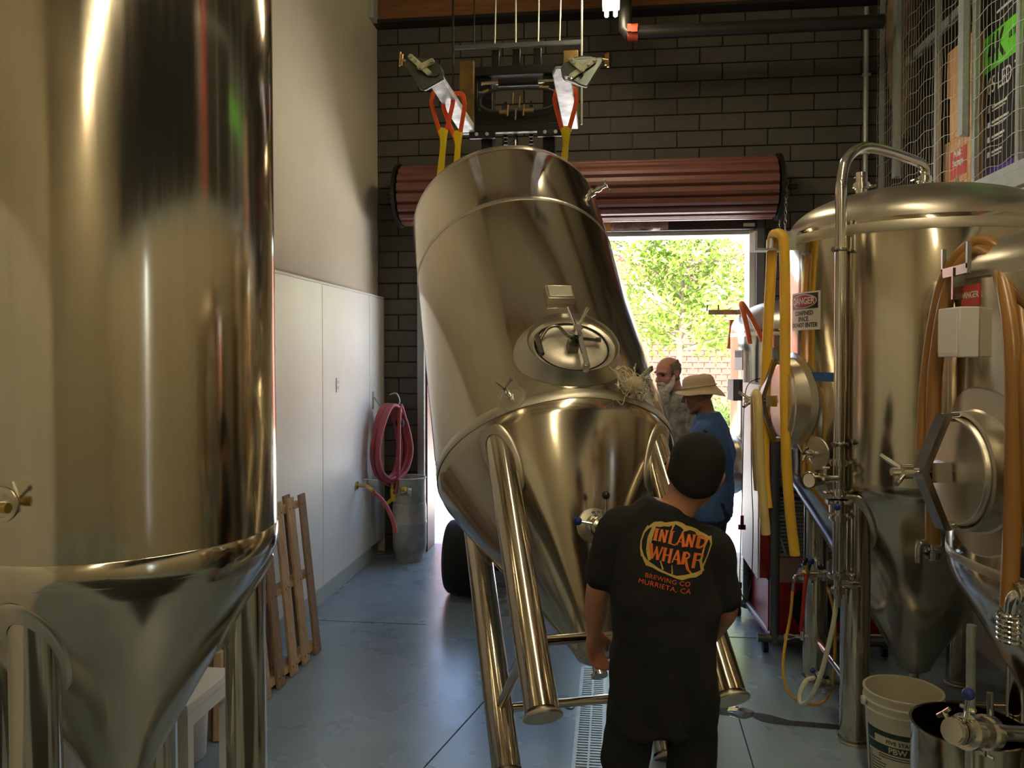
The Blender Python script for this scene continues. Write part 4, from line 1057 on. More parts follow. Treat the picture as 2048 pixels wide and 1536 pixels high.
def wheel(x, y, r, wd):
    m = M(); mx = Matrix.Translation((x, y, r)) @ Matrix.Rotation(PI / 2, 4, 'Y')
    m.lathe([(r * 0.55, -wd / 2), (r * 0.9, -wd / 2), (r * 0.98, -wd / 2 + .02), (r, -wd / 2 + 0.05), (r, wd / 2 - 0.05), (r * 0.98, wd / 2 - .02), (r * 0.9, wd / 2), (r * 0.55, wd / 2)], 40, mx)
    w_ = m.build('wheel', 'black_rubber', fl)
    m = M(); m.lathe([(0.001, -wd / 2 + .03), (r * 0.5, -wd / 2 + 0.03), (r * 0.56, -wd / 2), (r * 0.56, wd / 2), (r * 0.5, wd / 2 - .03), (0.001, wd / 2 - .03)], 28, mx); m.build('wheel_hub', 'grey_metal', w_)
wheel(-1.18, 6.42, 0.29, 0.25); wheel(XC * 2 + 1.18, 6.42, 0.29, 0.25); wheel(XC - 0.36, 8.0, 0.22, 0.17); wheel(XC + 0.36, 8.0, 0.22, 0.17)

# clamps screwed on the fork tips
def tipclamp(label, plate, plate2, bars, cup, handle, tt):
    c = thing('fork_clamp', label, 'clamp', P(plate[0][0], plate[0][1], tt))
    def slab(poly, t0, th, name, mt, bv=0.004):
        pts = [P(x, y, t0) for x, y in poly]; n = len(pts); d = Vector((0, th, 0)); mm = M()
        mm.add(pts + [p + d for p in pts], [tuple(range(n)), tuple(range(n, 2 * n))[::-1]] + [(i, (i + 1) % n, n + (i + 1) % n, n + i) for i in range(n)])
        return mm.build(name, mt, c, bevel=bv)
    slab(plate, tt, 0.05, 'jaw_plate', 'clamp_grey', 0.008); slab(plate2, tt - 0.03, 0.02, 'guard_plate', 'clamp_grey', 0.006)
    for k, (x0, y0, x1, y1, wd) in enumerate(bars):
        d = Vector((x1 - x0, y1 - y0)); n = Vector((-d.y, d.x)).normalized() * wd / 2; d = d.normalized() * wd * 0.35
        poly = [(x0 - d.x + n.x * .6, y0 - d.y + n.y * .6), (x0 + n.x, y0 + n.y), (x1 + n.x, y1 + n.y), (x1 + d.x + n.x * .5, y1 + d.y + n.y * .5), (x1 + d.x - n.x * .5, y1 + d.y - n.y * .5), (x1 - n.x, y1 - n.y), (x0 - n.x, y0 - n.y), (x0 - d.x - n.x * .6, y0 - d.y - n.y * .6)]
        slab(poly, tt - 0.06 - 0.015 * k, 0.016, 'lever_arm', 'clamp_green', 0.003)
        mm = M()
        for x, y in ((x0, y0), (x1, y1), ((x0 * 3 + x1) / 4, (y0 * 3 + y1) / 4)):
            q = P(x, y, tt - 0.075 - 0.015 * k); mm.cyl(q, q + Vector((0, 0.03, 0)), 0.009, n=10)
        mm.build('pivot_pin', 'galv', c)
    mm = M(); q = P(cup[0], cup[1], tt - 0.05); mm.cyl(q, q + Vector((0, 0.10, 0)), cup[2], n=28); mm.build('clamp_cup', 'clamp_grey', c)
    mm = M(); q0, q1 = P(*handle[0], tt), P(*handle[1], tt); mm.cyl(q0, q1, 0.008, n=10); d = Vector((0, 0.2, 1)).normalized()
    mm.cyl(q1 - d * 0.045, q1 + d * 0.045, 0.006, n=8); q2 = q1 + (q0 - q1) * 0.35; mm.cyl(q2 - d * 0.035, q2 + d * 0.035, 0.006, n=8); mm.build('screw_handle', 'brass', c)
    return c
tipclamp('pale green clamp on the left fork tip, screw handle pointing left', [(812, 124), (826, 112), (858, 116), (884, 140), (884, 158), (848, 178), (838, 176)], [(806, 126), (814, 118), (886, 150), (888, 158), (850, 180), (842, 178)],
         [(820, 112, 858, 146, 11), (864, 121, 838, 134, 11)], (868, 138, 0.042), ((812, 122), (800, 118)), 4.88)
tipclamp('pale green clamp on the right fork tip, screw handle pointing right', [(1122, 140), (1140, 116), (1165, 110), (1200, 116), (1206, 124), (1172, 172), (1158, 168), (1132, 158)], [(1126, 150), (1140, 118), (1204, 114), (1207, 122), (1174, 174), (1160, 170)],
         [(1189, 119, 1142, 152, 11), (1142, 118, 1166, 140, 11)], (1136, 138, 0.042), ((1203, 118), (1216, 120)), 4.80)

# lifting slings
def sling(label, x, ytop, xo, lug, sag):
    s_ = thing('lifting_sling', label, 'sling', lug)
    p = Vector((x, ytop, ZF)); hw, ht = 0.068, 0.035
    j = Vector((x + xo, ytop + 0.02, ZF - 0.30))
    m = M(); m.tube(spline([j + Vector((0.008, 0, 0.03)), p + Vector((hw, 0, -0.06)), p + Vector((hw, 0, 0.0)), p + Vector((hw * .7, 0.0, ht + .01)), p + Vector((-hw * .7, 0, ht + .01)), p + Vector((-hw, 0, 0.0)), p + Vector((-hw, 0, -0.06)), j + Vector((-0.008, 0, 0.03))], 6), 0.015, 10, flat=0.4, up=(1, 0, 0)); m.build('sling_sleeve', 'sling_orange', s_)
    m = M(); m.tube(spline([j + Vector((-0.02, -0.004, 0.10)), j + Vector((0, 0, 0)), (j + lug) / 2 + Vector(sag), lug], 8), 0.019, 10, flat=0.35, up=(1, 0, 0)); m.tube(spline([j + Vector((0.02, -0.004, 0.10)), j + Vector((0.004, 0, 0)), (j + lug) / 2 + Vector(sag) + Vector((.012, .004, 0)), lug], 8), 0.019, 10, flat=0.35, up=(1, 0, 0)); m.build('sling_strap', 'sling_yellow', s_)
    return s_
sling('yellow lifting strap with orange loop on the left fork, outer one', XFL - 0.035, 5.42, 0.0, LUG['left'] + Vector((-0.03, -0.01, 0)), (-0.01, 0, 0))
sling('yellow lifting strap with orange loop on the left fork, inner one', XFL + 0.03, 5.50, 0.02, LUG['left'] + Vector((0.03, 0.01, 0)), (0.01, 0, 0))
sling('yellow lifting strap with orange loop on the right fork', XFR, 5.48, 0.0, LUG['right'], (0, 0, 0))

# ================================================================== THINGS ON THE TANKS
def wrap(me, Rr, a, z, c, off=0.0):
    """bend a flat mesh (x right, y up, z out) round a tank"""
    for v in me.vertices:
        x, y, d = v.co
        an = a + math.degrees(x / Rr)
        v.co = pol(an, Rr + d + off, z + y) + c
    return me
def plate(wd, ht, th, n=16):
    mm = M()
    for i in range(n + 1):
        x = -wd / 2 + wd * i / n
        mm.v += [Vector((x, -ht / 2, 0)), Vector((x, ht / 2, 0)), Vector((x, ht / 2, th)), Vector((x, -ht / 2, th))]
    for i in range(n):
        o_ = i * 4
        mm.f += [(o_ + j, o_ + 4 + j, o_ + 4 + (j + 1) % 4, o_ + (j + 1) % 4) for j in range(4)]
    mm.f += [(0, 1, 2, 3), tuple(n * 4 + j for j in (3, 2, 1, 0))]
    return mm
def wplate(name, wd, ht, th, mt, parent, Rr, a, z, c, dx=0, dy=0, off=0.0, sharp=40):
    mm = plate(wd, ht, th); mm.v = [v + Vector((dx, dy, 0)) for v in mm.v]
    me = mm.mesh(name); b = bmesh.new(); b.from_mesh(me); bmesh.ops.recalc_face_normals(b, faces=b.faces); b.to_mesh(me); b.free()
    return put(name, wrap(me, Rr, a, z, c, off), mt, parent, sharp)
c3 = Vector((1.6, 4.57, 0))
sg = thing('danger_sign', 'white danger confined space sign stuck on a steel tank', 'sign', pol(-163, 0.655, 2.13) + c3)
wplate('sign_board', 0.275, 0.195, 0.003, 'sign_white', sg, 0.65, -163.5, 2.125, c3, off=0.001)
wplate('heading_panel', 0.25, 0.078, 0.0012, 'sign_black', sg, 0.65, -163.5, 2.125, c3, dy=0.05, off=0.004)
def wellipse(name, a_, b_, th, mt, dy, off):
    mm = M(); n = 40; vs_ = [(0, dy, th)]
    for r_ in (0.25, 0.5, 0.75, 1.0): vs_ += [(a_ * r_ * math.cos(2 * PI * j / n), dy + b_ * r_ * math.sin(2 * PI * j / n), th) for j in range(n)]
    vs_ += [(a_ * math.cos(2 * PI * j / n), dy + b_ * math.sin(2 * PI * j / n), 0) for j in range(n)]
    fs_ = [(0, 1 + j, 1 + (j + 1) % n) for j in range(n)] + [(1 + i * n + j, 1 + (i + 1) * n + j, 1 + (i + 1) * n + (j + 1) % n, 1 + i * n + (j + 1) % n) for i in range(4) for j in range(n)]
    mm.add(vs_, fs_); return put(name, wrap(mm.mesh(name), 0.65, -163.5, 2.125, c3, off), mt, sg)
wellipse('heading_oval_rim', 0.118, 0.036, 0.0010, 'sign_white', 0.05, 0.0055)
wellipse('heading_oval', 0.112, 0.0315, 0.0010, 'sign_red', 0.05, 0.0068)
def wtext(s_, size, dy, mt, off, sx=1.0, name='sign_lettering'):
    me = text_mesh(s_, size, Matrix.Translation((0, dy, 0)), depth=0.0004, sx=sx, bold=0.022)
    return put(name, wrap(me, 0.65, -163.5, 2.125, c3, off), mt, sg, sharp=20)
wtext('DANGER', 0.049, 0.05, 'sign_white', 0.0084, 1.05); wtext('CONFINED', 0.032, -0.012, 'sign_black', 0.0046, 1.1); wtext('SPACE', 0.032, -0.042, 'sign_black', 0.0046, 1.1); wtext('DO NOT ENTER', 0.032, -0.073, 'sign_black', 0.0046, 1.05)
o = wplate('tape_strip', 0.215, 0.045, 0.0012, 'blue_tape', None, 0.65, -153, 1.79, c3, off=0.0008); tag(o, 'strip of blue masking tape stuck below the danger sign', 'tape')

# hoses hung on the right tank
def hose(name, label, pts, r, mt, n=8, cat='hose', group=None, seg=14, part=None, parent=None, hollow=True):
    path = spline(pts, n); m = M(); m.tube(path, r, seg, cap=False)
    m2 = None
    for p, q in ((path[0], path[1]), (path[-1], path[-2])):
        d = (q - p).normalized(); m.tube([p, p + d * 0.0005], [r, r * 0.72], seg, cap=False); m.tube([p + d * .0005, p + d * 0.03], [r * 0.72, r * 0.72], seg, cap=True)
    o = m.build(part or name, mt, parent, sharp=60)
    if parent is None: tag(o, label, cat, group)
    return o
hose('hose', 'bright yellow hose draped over the bracket beside the danger sign', [P(1590, 1110, 4.30), P(1578, 1000, 4.28), P(1571, 850, 4.26), P(1570, 600, 4.24), P(1568, 490, 4.22), P(1562, 470, 4.23), P(1552, 468, 4.28), P(1545, 480, 4.32), P(1541, 560, 4.36), P(1534, 700, 4.40), P(1529, 850, 4.42), P(1529, 950, 4.42), P(1535, 1016, 4.40)], 0.027, 'yellow_hose')
hose('hose', 'pale yellow hose looped over the manway nut below the danger sign', [P(1532, 1068, 4.24), P(1526, 1000, 4.22), P(1519, 900, 4.20), P(1516, 820, 4.19), P(1513, 790, 4.21), P(1510, 800, 4.26), P(1512, 900, 4.30), P(1517, 980, 4.32)], 0.024, 'pale_hose')
ah = thing('hose', 'thick amber hose looped over the hook of the shortest tank', 'hose', P(1960, 500, 2.62))
hose('hose', '', [P(1866, 1088, 2.74), P(1866, 900, 2.74), P(1871, 740, 2.72), P(1893, 600, 2.68), P(1922, 532, 2.64), P(1956, 503, 2.6), P(1990, 520, 2.50), P(2010, 580, 2.38), P(2024, 680, 2.29), P(2028, 820, 2.27), P(2026, 1000, 2.27), P(2018, 1215, 2.27)], 0.0235, 'amber_hose', part='hose_run', parent=ah)
hose('hose', '', [P(1846, 900, 2.78), P(1853, 760, 2.78), P(1878, 600, 2.72), P(1912, 520, 2.66), P(1960, 484, 2.60), P(2008, 515, 2.50), P(2040, 610, 2.36), P(2052, 760, 2.25), P(2060, 1000, 2.25), P(2075, 1200, 2.25)], 0.0215, 'amber_hose', part='hose_run', parent=ah)
m = M(); q = P(2018, 1222, 2.27); m.tube([q + Vector((0.027 * math.cos(a), 0.030 * math.sin(a), -0.085 * a / (12 * PI))) for a in [2 * PI * k / 14 for k in range(84)]], 0.005, 7); m.build('spring_guard', 'steel_bright', ah)
m = M(); m.tube(spline([P(2020, 1225, 2.26), P(2028, 1195, 2.24), P(2048, 1185, 2.24), P(2080, 1180, 2.24)], 5), 0.018, 12); clamp(m, P(2040, 1187, 2.24), RT, 0.035, 0.02); m.build('hose_elbow', 'steel_bright', ah)

# small tubing under the right tank
hose('tube', 'milky white tube curling from the foot of the tall blow-off pipe', [P(1674, 1190, 3.98), P(1668, 1240, 3.99), P(1655, 1300, 4.02), P(1638, 1360, 4.06), P(1618, 1400, 4.12), P(1602, 1408, 4.18), P(1600, 1388, 4.22), P(1612, 1362, 4.24), P(1628, 1356, 4.26)], 0.0115, 'white_hose', cat='tube')
hose('tube', 'thin amber tube looping down almost to the floor beside the red chiller', [P(1585, 1182, 4.55), P(1581, 1230, 4.52), P(1570, 1290, 4.46), P(1566, 1340, 4.42), P(1575, 1380, 4.38), P(1600, 1404, 4.36), P(1635, 1408, 4.36), P(1655, 1396, 4.36), P(1664, 1372, 4.36), P(1670, 1300, 4.38), P(1668, 1225, 4.42), P(1655, 1175, 4.5)], 0.008, 'amber_tube', cat='tube')
hose('tube', 'red tube hanging from the small valve manifold', [P(1614, 1148, 4.55), P(1609, 1180, 4.54), P(1606, 1220, 4.53), P(1602, 1262, 4.54)], 0.011, 'red_tube', cat='tube')
vm = thing('valve_manifold', 'cluster of small steel valves on the tank leg in front of the red chiller', 'valve', P(1625, 1142, 4.65))
m = M(); a, b_ = P(1596, 1148, 4.6), P(1672, 1150, 4.6); m.cyl(a, b_, 0.014); clamp(m, P(1606, 1148, 4.6), RT, 0.034, 0.02, wing=(0, 0, 1)); clamp(m, P(1624, 1152, 4.58), RT, 0.03, 0.02, wing=(0, 0, -1)); clamp(m, P(1648, 1150, 4.6), RT, 0.034, 0.02); m.cyl(P(1640, 1150, 4.6), P(1641, 1122, 4.6), 0.012); m.cyl(P(1655, 1150, 4.6), P(1656, 1122, 4.6), 0.009); m.cyl(P(1630, 1150, 4.6), P(1632, 1150, 4.74), 0.012)
m.tube(spline([P(1603, 1150, 4.58), P(1592, 1152, 4.56), P(1587, 1162, 4.55), P(1586, 1182, 4.55)], 4), 0.010, 10); m.build('valve_body', 'steel_bright', vm)
m = M(); m.cyl(P(1616, 1150, 4.56), P(1613, 1128, 4.55), 0.012); m.build('brass_nipple', 'brass', vm)
m = M(); m.cyl(P(1618, 1140, 4.55), P(1622, 1124, 4.52), 0.006); m.build('valve_handle', 'black_rubber', vm)
m = M(); m.sphere(P(1622, 1123, 4.52), 0.018); m.build('blue_ball', 'blue_knob', vm)
m = M(); m.sphere(P(1612, 1120, 4.55), 0.014); m.cyl(P(1612, 1120, 4.55), P(1608, 1130, 4.55), 0.01); m.sphere(P(1640, 1134, 4.5), 0.016); m.build('black_ball', 'black_knob', vm)
m = M(); q = P(1605, 1262, 4.54)
m.cyl(q, q + Vector((0, 0, -0.05)), 0.012); m.cyl(q + Vector((-0.03, 0, -0.03)), q + Vector((0.03, 0, -0.03)), 0.01); m.tube(spline([q + Vector((-.03, 0, -.03)), q + Vector((-.09, 0, -.02)), q + Vector((-.09, 0, -.05)), q + Vector((-.03, 0, -.035))], 5), 0.004, 6); m.build('tube_tee', 'steel_bright', vm)
dv = thing('valve', 'drain valve with blue knob near the floor below the valve manifold', 'valve', P(1640, 1372, 4.35))
m = M(); m.cyl(P(1622, 1360, 4.26), P(1690, 1380, 4.45), 0.016); clamp(m, P(1640, 1366, 4.32), RT, 0.032, 0.02); clamp(m, P(1652, 1372, 4.35), RT, 0.034, 0.02, wing=(0, 0, -1)); m.build('valve_body', 'steel_bright', dv)
m = M(); m.cyl(P(1640, 1366, 4.32), P(1627, 1344, 4.30), 0.006); m.build('valve_handle', 'steel_bright', dv)
m = M(); m.sphere(P(1625, 1341, 4.30), 0.015); m.build('blue_ball', 'blue_knob', dv)
# orange hose on the far tank
hose('hose', 'short orange hose hung over the bracket of the tank by the doorway', [P(1500, 688, 6.1), P(1495, 660, 6.1), P(1488, 630, 6.1), P(1483, 612, 6.12), P(1484, 607, 6.2), P(1492, 618, 6.25), P(1508, 645, 6.28), P(1524, 680, 6.3), P(1535, 720, 6.3)], 0.019, 'orange_hose')
o = hose('hose', 'orange hose end hanging beyond the tank by the doorway, frayed end down', [P(1464, 640, 7.0), P(1462, 665, 7.0), P(1458, 698, 7.0)], 0.02, 'orange_hose')

# ================================================================== CHILLER ON WHEELED FRAME
X0, X1, Y0, Y1 = 0.945, 1.70, 5.42, 6.12
ch = thing('glycol_chiller', 'red and steel glycol chiller on a wheeled grey frame behind the yellow hoses', 'chiller', (1.3, 5.75, 0))
m = M(); m.span((X0, Y0 + 0.02, 0.50), (X1, Y1, 1.70)); m.build('cabinet', 'steel_soft', ch, bevel=0.01)
m = M(); m.span((X0 - 0.006, Y0 + 0.04, 0.44), (X0, Y1 - 0.0, 1.70)); m.build('side_panel', 'white', ch)
m = M(); m.span((X0, Y0, 0.46), (X0 + 0.10, Y0 + 0.03, 1.62)); m.build('front_post', 'red_paint', ch)
m = M(); m.span((X0 + 0.02, Y0 - 0.004, 1.62), (X0 + 0.12, Y0 + 0.03, 1.70)); m.build('lamp_block', 'red_paint', ch)
m = M(); m.span((X0 + 0.10, Y0 - 0.02, 0.44), (X1, Y0 + 0.02, 0.60)); m.build('drip_tray', mat('dull_rose_tray', (0.36, 0.24, 0.22), 0.5), ch)
for k in range(24):
    m = M(); z = 0.63 + k * 0.024; m.box((X0 + 0.43, Y0 - 0.005, z), (0.64, 0.022, 0.013), Matrix.Rotation(R(28), 3, 'X')); m.build('louvre', 'louver', ch)
m = M(); m.span((X0 + 0.06, Y0 + 0.03, 0.09), (X1, Y1, 0.44)); m.build('lower_cabinet', 'red_paint', ch, bevel=0.008)
m = M(); q = Vector((X0 + 0.36, Y0 + 0.02, 0.27)); m.cyl(q, q + Vector((0, 0.03, 0)), 0.15, n=36); fanr = m.build('fan_opening', 'sign_black', ch)
m = M(); m.torus(q, (0, 1, 0), 0.15, 0.006)
for r_ in (0.05, 0.09, 0.12): m.torus(q, (0, 1, 0), r_, 0.003)
for k in range(6): m.cyl(q, q + Vector((0.15 * math.cos(k), 0, 0.15 * math.sin(k))), 0.003, n=6)
m.build('fan_guard', 'dark_metal', fanr)
m = M()
for x, y in ((X0 + 0.085, Y0 - 0.05), (X0 + 0.03, Y1 - 0.02), (X1, Y0 - 0.05)): m.cyl((x, y, 0.06), (x, y, 1.50 if y < 5.6 else 0.5), 0.030)
m.build('frame_post', 'grey_metal', ch)
m = M(); m.cyl((X0 - 0.02, Y0 - 0.05, 0.09), (X1 + 0.05, Y0 - 0.05, 0.09), 0.028); m.cyl((X0 - 0.06, Y1 - 0.02, 0.09), (X1, Y1 - 0.02, 0.09), 0.028); m.cyl((X0 + 0.085, Y0 - 0.05, 0.09), (X0 + 0.03, Y1, 0.09), 0.024); m.build('frame_rail', 'grey_metal', ch)
for x, y in ((X0 + 0.03, Y0 - 0.05), (X0 - 0.03, Y1 - 0.02), (X1, Y0 - 0.05)):
    m = M(); m.cyl((x - 0.016, y, 0.03), (x + 0.016, y, 0.03), 0.03); m.cyl((x, y, 0.03), (x, y, 0.07), 0.012); m.build('castor', 'black_rubber', ch)
m = M(); m.tube(spline([(X0 + 0.05, Y0 - 0.02, 1.05), (X0 + 0.3, Y0 - 0.06, 1.02), (X1, Y0 - 0.08, 1.03)], 6), 0.010, 8); m.tube(spline([(X0 + 0.05, Y0 - 0.02, 1.02), (X0 + 0.3, Y0 - 0.06, 0.98), (X1, Y0 - 0.08, 1.01)], 6), 0.010, 8); m.build('power_lead', 'black_rubber', ch)
m = M(); m.cyl((X0 + 0.16, Y0 - 0.03, 0.62), (X0 + 0.10, Y0 - 0.03, 0.78), 0.008); m.build('tie_rod', 'galv', ch)
cbx = thing('cable', 'thin black cable hanging in a loop beside the chiller', 'cable', P(1492, 1195, 5.3))
m = M(); m.tube(spline([P(1532, 755, 5.4), P(1500, 765, 5.36), P(1489, 800, 5.34), P(1486, 900, 5.32), P(1484, 1000, 5.3), P(1481, 1100, 5.3), P(1480, 1170, 5.3), P(1488, 1197, 5.3), P(1497, 1190, 5.3), P(1504, 1140, 5.3), P(1506, 1040, 5.3), P(1503, 960, 5.3), P(1502, 860, 5.3)], 6), 0.0032, 6); m.build('cable_run', 'black_rubber', cbx)
m = M(); q = P(1484, 1045, 5.29); m.box(q, (0.02, 0.02, 0.09)); m.box(q + Vector((0, 0, -0.03)), (0.045, 0.02, 0.03)); m.build('inline_connector', 'sign_red', cbx)
m = M(); m.cyl(P(1480, 1165, 5.3), P(1480, 1176, 5.3), 0.012); m.build('cable_weight', 'black_rubber', cbx)

# ================================================================== BUCKETS
def bucket(label, c, r0, r1, h, mt='white_plastic', lab=True):
    t = thing('bucket', label, 'bucket', c); mx = Matrix.Translation(c)
    m = M(); pr = [(0.001, 0), (r0 - .004, 0), (r0, 0.005), (r0 + (r1 - r0) * .86, h * .80), (r1 + .006, h * .80), (r1 + .006, h * .815), (r1 - .002, h * .82), (r1 - .001, h * .88), (r1 + .007, h * .885), (r1 + .007, h * .90), (r1, h * .905), (r1 + .001, h - .01), (r1 + .007, h - .008), (r1 + .007, h), (r1 - .003, h), (r1 - .006, h - .02), (r0 - .004, 0.012), (0.001, 0.012)]
    m.lathe(pr, 64, mx); m.build('bucket_wall', mt, t, sharp=40)
    m = M(); m.cyl(c + Vector((-r1 - .004, 0, h * .86)), c + Vector((-r1 - .016, 0, h * .86)), 0.02); m.cyl(c + Vector((r1 + .004, 0, h * .86)), c + Vector((r1 + .016, 0, h * .86)), 0.02); hd = m.build('handle_boss', mt, t)
    m = M(); m.tube([c + Vector((-(r1 + .012) * math.cos(a), (r1 + .012) * math.sin(a) * .94, h * .86 - 0.10 * math.sin(a))) for a in [PI * k / 20 for k in range(21)]], 0.003, 8); m.build('bail_handle', 'wire', hd)
    return t
cbk = P(1806, 1400, 3.66); cbk.z = 0
bk = bucket('white plastic bucket with green printed label standing beside the open steel pot', cbk, 0.138, 0.160, 0.41)
fa = math.degrees(math.atan2(-cbk.y, -cbk.x)) - 18
def bwrap(me, off):
    for v in me.vertices:
        x, y, d = v.co; z = 0.155 + y; rad = 0.138 + (0.160 - 0.138) * z / 0.41 * 1.05 + off + d
        v.co = pol(fa + math.degrees(x / 0.15), rad, z) + cbk
    return me
def blab(name, x0, x1, y0, y1, mt, off):
    mm = plate(x1 - x0, y1 - y0, 0.0006, 14); mm.v = [v + Vector(((x0 + x1) / 2, (y0 + y1) / 2, 0)) for v in mm.v]
    return put(name, bwrap(mm.mesh(name), off), mt, bk)
lb = blab('paper_label', -0.125, 0.16, -0.115, 0.105, 'white_plastic', 0.0006)
blab('label_border', -0.125, -0.117, -0.115, 0.105, 'label_green', 0.0014); blab('label_border', -0.125, 0.16, 0.082, 0.105, 'label_green', 0.0014); blab('label_border', -0.125, 0.16, -0.117, -0.109, 'label_green', 0.0014)
blab('label_panel', -0.125, -0.075, 0.052, 0.084, 'label_green', 0.0014)
blab('label_band', -0.117, 0.16, 0.010, 0.046, 'label_green', 0.0014)
def btext(s_, size, x, y, mt, al='LEFT'):
    me = text_mesh(s_, size, Matrix.Translation((x, y, 0)), depth=0.0003, align=al, bold=0.02); return put('label_lettering', bwrap(me, 0.0024), mt, bk, sharp=20)
btext('FIVE STAR', 0.024, -0.02, 0.062, 'label_green'); btext('PBW', 0.036, -0.01, 0.027, 'white_plastic')
for k in range(2): blab('label_line', -0.055, 0.12, -0.002 - k * 0.010, 0.002 - k * 0.010, 'label_green', 0.0014)
for k, w_ in enumerate((0.05, 0.075, 0.07, 0.085, 0.06, 0.075)): blab('label_line', -0.095, -0.095 + w_, -0.030 - k * 0.013, -0.026 - k * 0.013, 'label_green', 0.0014)
mm = M()
for k in range(5):
    q = [Vector((-0.105 + 0.008 * math.cos(a), -0.01 - k * 0.021 + 0.008 * math.sin(a), 0)) for a in [2 * PI * j / 16 for j in range(16)]]; mm.tube(q, 0.0011, 5, closed=True)
put('label_circles', bwrap(mm.mesh('label_circles'), 0.0014), 'label_green', bk)
cpt = P(1940, 1438, 2.98); cpt.z = 0
pt_ = thing('steel_pot', 'open stainless steel pot standing in front of the white bucket', 'pot', cpt)
m = M(); rp, hp_ = 0.195, 0.555; m.lathe([(0.001, 0), (rp - .02, 0), (rp, 0.02), (rp, hp_ - .008), (rp + .006, hp_ - .006), (rp + .006, hp_), (rp - .004, hp_), (rp - .005, 0.03), (0.001, 0.02)], 64, Matrix.Translation(cpt)); m.build('pot_wall', 'steel', pt_)
m = M()
for zz in (0.40,): m.tube(spline([cpt + Vector((-0.06, -rp, zz)), cpt + Vector((-0.06, -rp - .04, zz)), cpt + Vector((0.06, -rp - .04, zz)), cpt + Vector((0.06, -rp, zz))], 5), 0.007, 8)
m.build('pot_handle', 'steel_bright', pt_)
cw = Vector((-2.03, 3.62, 0)); bucket('white bucket half hidden behind the cone of the tallest tank', cw, 0.12, 0.135, 0.32, 'white')

# ================================================================== LEFT WALL THINGS
cp = Vector((-1.87, 7.42, 0))
pr_ = thing('propane_cylinder', 'worn grey propane cylinder standing in the corner below the red hose', 'gas cylinder', cp)
mx = Matrix.Translation(cp)
m = M(); m.lathe([(0.11, 0.0), (0.128, 0.0), (0.128, 0.05), (0.135, 0.06), (0.152, 0.10), (0.157, 0.14), (0.157, 0.34), (0.160, 0.345), (0.160, 0.355), (0.157, 0.36), (0.157, 0.49), (0.150, 0.535), (0.12, 0.565), (0.05, 0.59), (0.001, 0.595)], 48, mx); m.build('cylinder_body', 'propane', pr_)
m = M(); m.lathe([(0.128, 0), (0.128, 0.002)], 40, mx)
ga0 = R(-90 + 22)
m.lathe([(0.148, 0.54), (0.150, 0.545), (0.150, 0.76), (0.144, 0.76), (0.144, 0.54), (0.148, 0.54)], 40, mx, a0=ga0 + R(0), a1=ga0 + R(316)); m.lathe([(0.148, 0.54), (0.150, 0.61), (0.144, 0.61), (0.144, 0.54)], 10, mx, a0=ga0 - R(44), a1=ga0); m.lathe([(0.150, 0.70), (0.150, 0.76), (0.144, 0.76), (0.144, 0.70), (0.150, 0.70)], 10, mx, a0=ga0 - R(44), a1=ga0)
m.torus(cp + Vector((0, 0, 0.762)), (0, 0, 1), 0.148, 0.009, 40, 8); m.build('valve_collar', 'propane', pr_)
m = M(); m.cyl(cp + Vector((0, 0, .58)), cp + Vector((0, 0, .66)), 0.02); m.box(cp + Vector((0.03, -0.05, .64)), (0.05, .06, .035)); m.build('valve_body', 'white', pr_)
m = M(); m.cyl(cp + Vector((-0.06, -0.05, .655)), cp + Vector((-0.02, -0.06, .66)), 0.022); m.build('valve_cap', 'yellow', pr_)
m = M(); m.cyl(cp + Vector((0.07, -0.06, .60)), cp + Vector((0.07, -0.06, .70)), 0.02); m.build('gauge_stem', 'black_rubber', pr_)
# red hose coil on a hook
hc = Vector((-2.03, 7.33, 1.08))
rc = thing('hose_coil', 'coiled faded red water hose hanging on the left wall', 'hose', hc + Vector((0, 0, -0.4)))
rg = random.Random(11); hd_ = Vector((0.42, 0.91, 0)).normalized(); hn = Vector((0.91, -0.42, 0))
pts = []
for k in range(9):
    wd = 0.19 + rg.uniform(-.045, .03); ht = 0.35 + rg.uniform(-.03, .02); off = -0.05 + 0.014 * k
    for j in range(14):
        a = PI / 2 + 2 * PI * j / 14
        pts.append(hc + hd_ * (wd * math.cos(a) * (1 - 0.25 * math.sin(a)) + rg.uniform(-.008, .008)) + hn * (off + rg.uniform(-.006, .006)) + Vector((0, 0, 0.36 - ht + ht * math.sin(a))))
pts.append(hc + hn * 0.09 + Vector((0.0, 0, -0.36))); pts.append(hc + hn * 0.05 + Vector((-0.02, 0, -0.44)))
m = M(); m.tube(spline(pts, 3), 0.0185, 9); m.build('hose_run', 'hose_red', rc, sharp=180)
m = M(); m.tube(spline([Vector((XP, 7.36, 1.50)), Vector((XP + 0.02, 7.36, 1.50)), Vector((-2.12, 7.38, 1.42)), Vector((-2.02, 7.42, 1.40)), Vector((-1.97, 7.45, 1.46)), Vector((-2.0, 7.45, 1.54)), Vector((-2.06, 7.43, 1.53))], 6), 0.007, 8)
m.span((XP - 0.001, 7.345, 1.40), (XP + 0.008, 7.375, 1.56)); o = m.build('hose_hook', 'galv'); tag(o, 'bent metal hook on the left wall carrying the red hose', 'hook')
m = M(); q = hc + Vector((0.03, -0.02, -0.40)); m.cyl(q + Vector((0, 0, 0.05)), q + Vector((0.0, 0, -0.01)), 0.022); m.build('hose_coupling', 'brass', rc)
m = M(); m.cyl(q + Vector((0, 0, -0.01)), q + Vector((0.01, 0, -0.12)), 0.026); m.cyl(q + Vector((0, 0, -.10)), q + Vector((-.06, 0, -.15)), 0.018); m.build('spray_gun', 'yellow', rc)
m = M(); m.sphere(hc + Vector((0.08, 0.05, 0.19)), 0.045, 12, 8, (1, 1, 1)); m.build('hose_strap', 'black_rubber', rc)
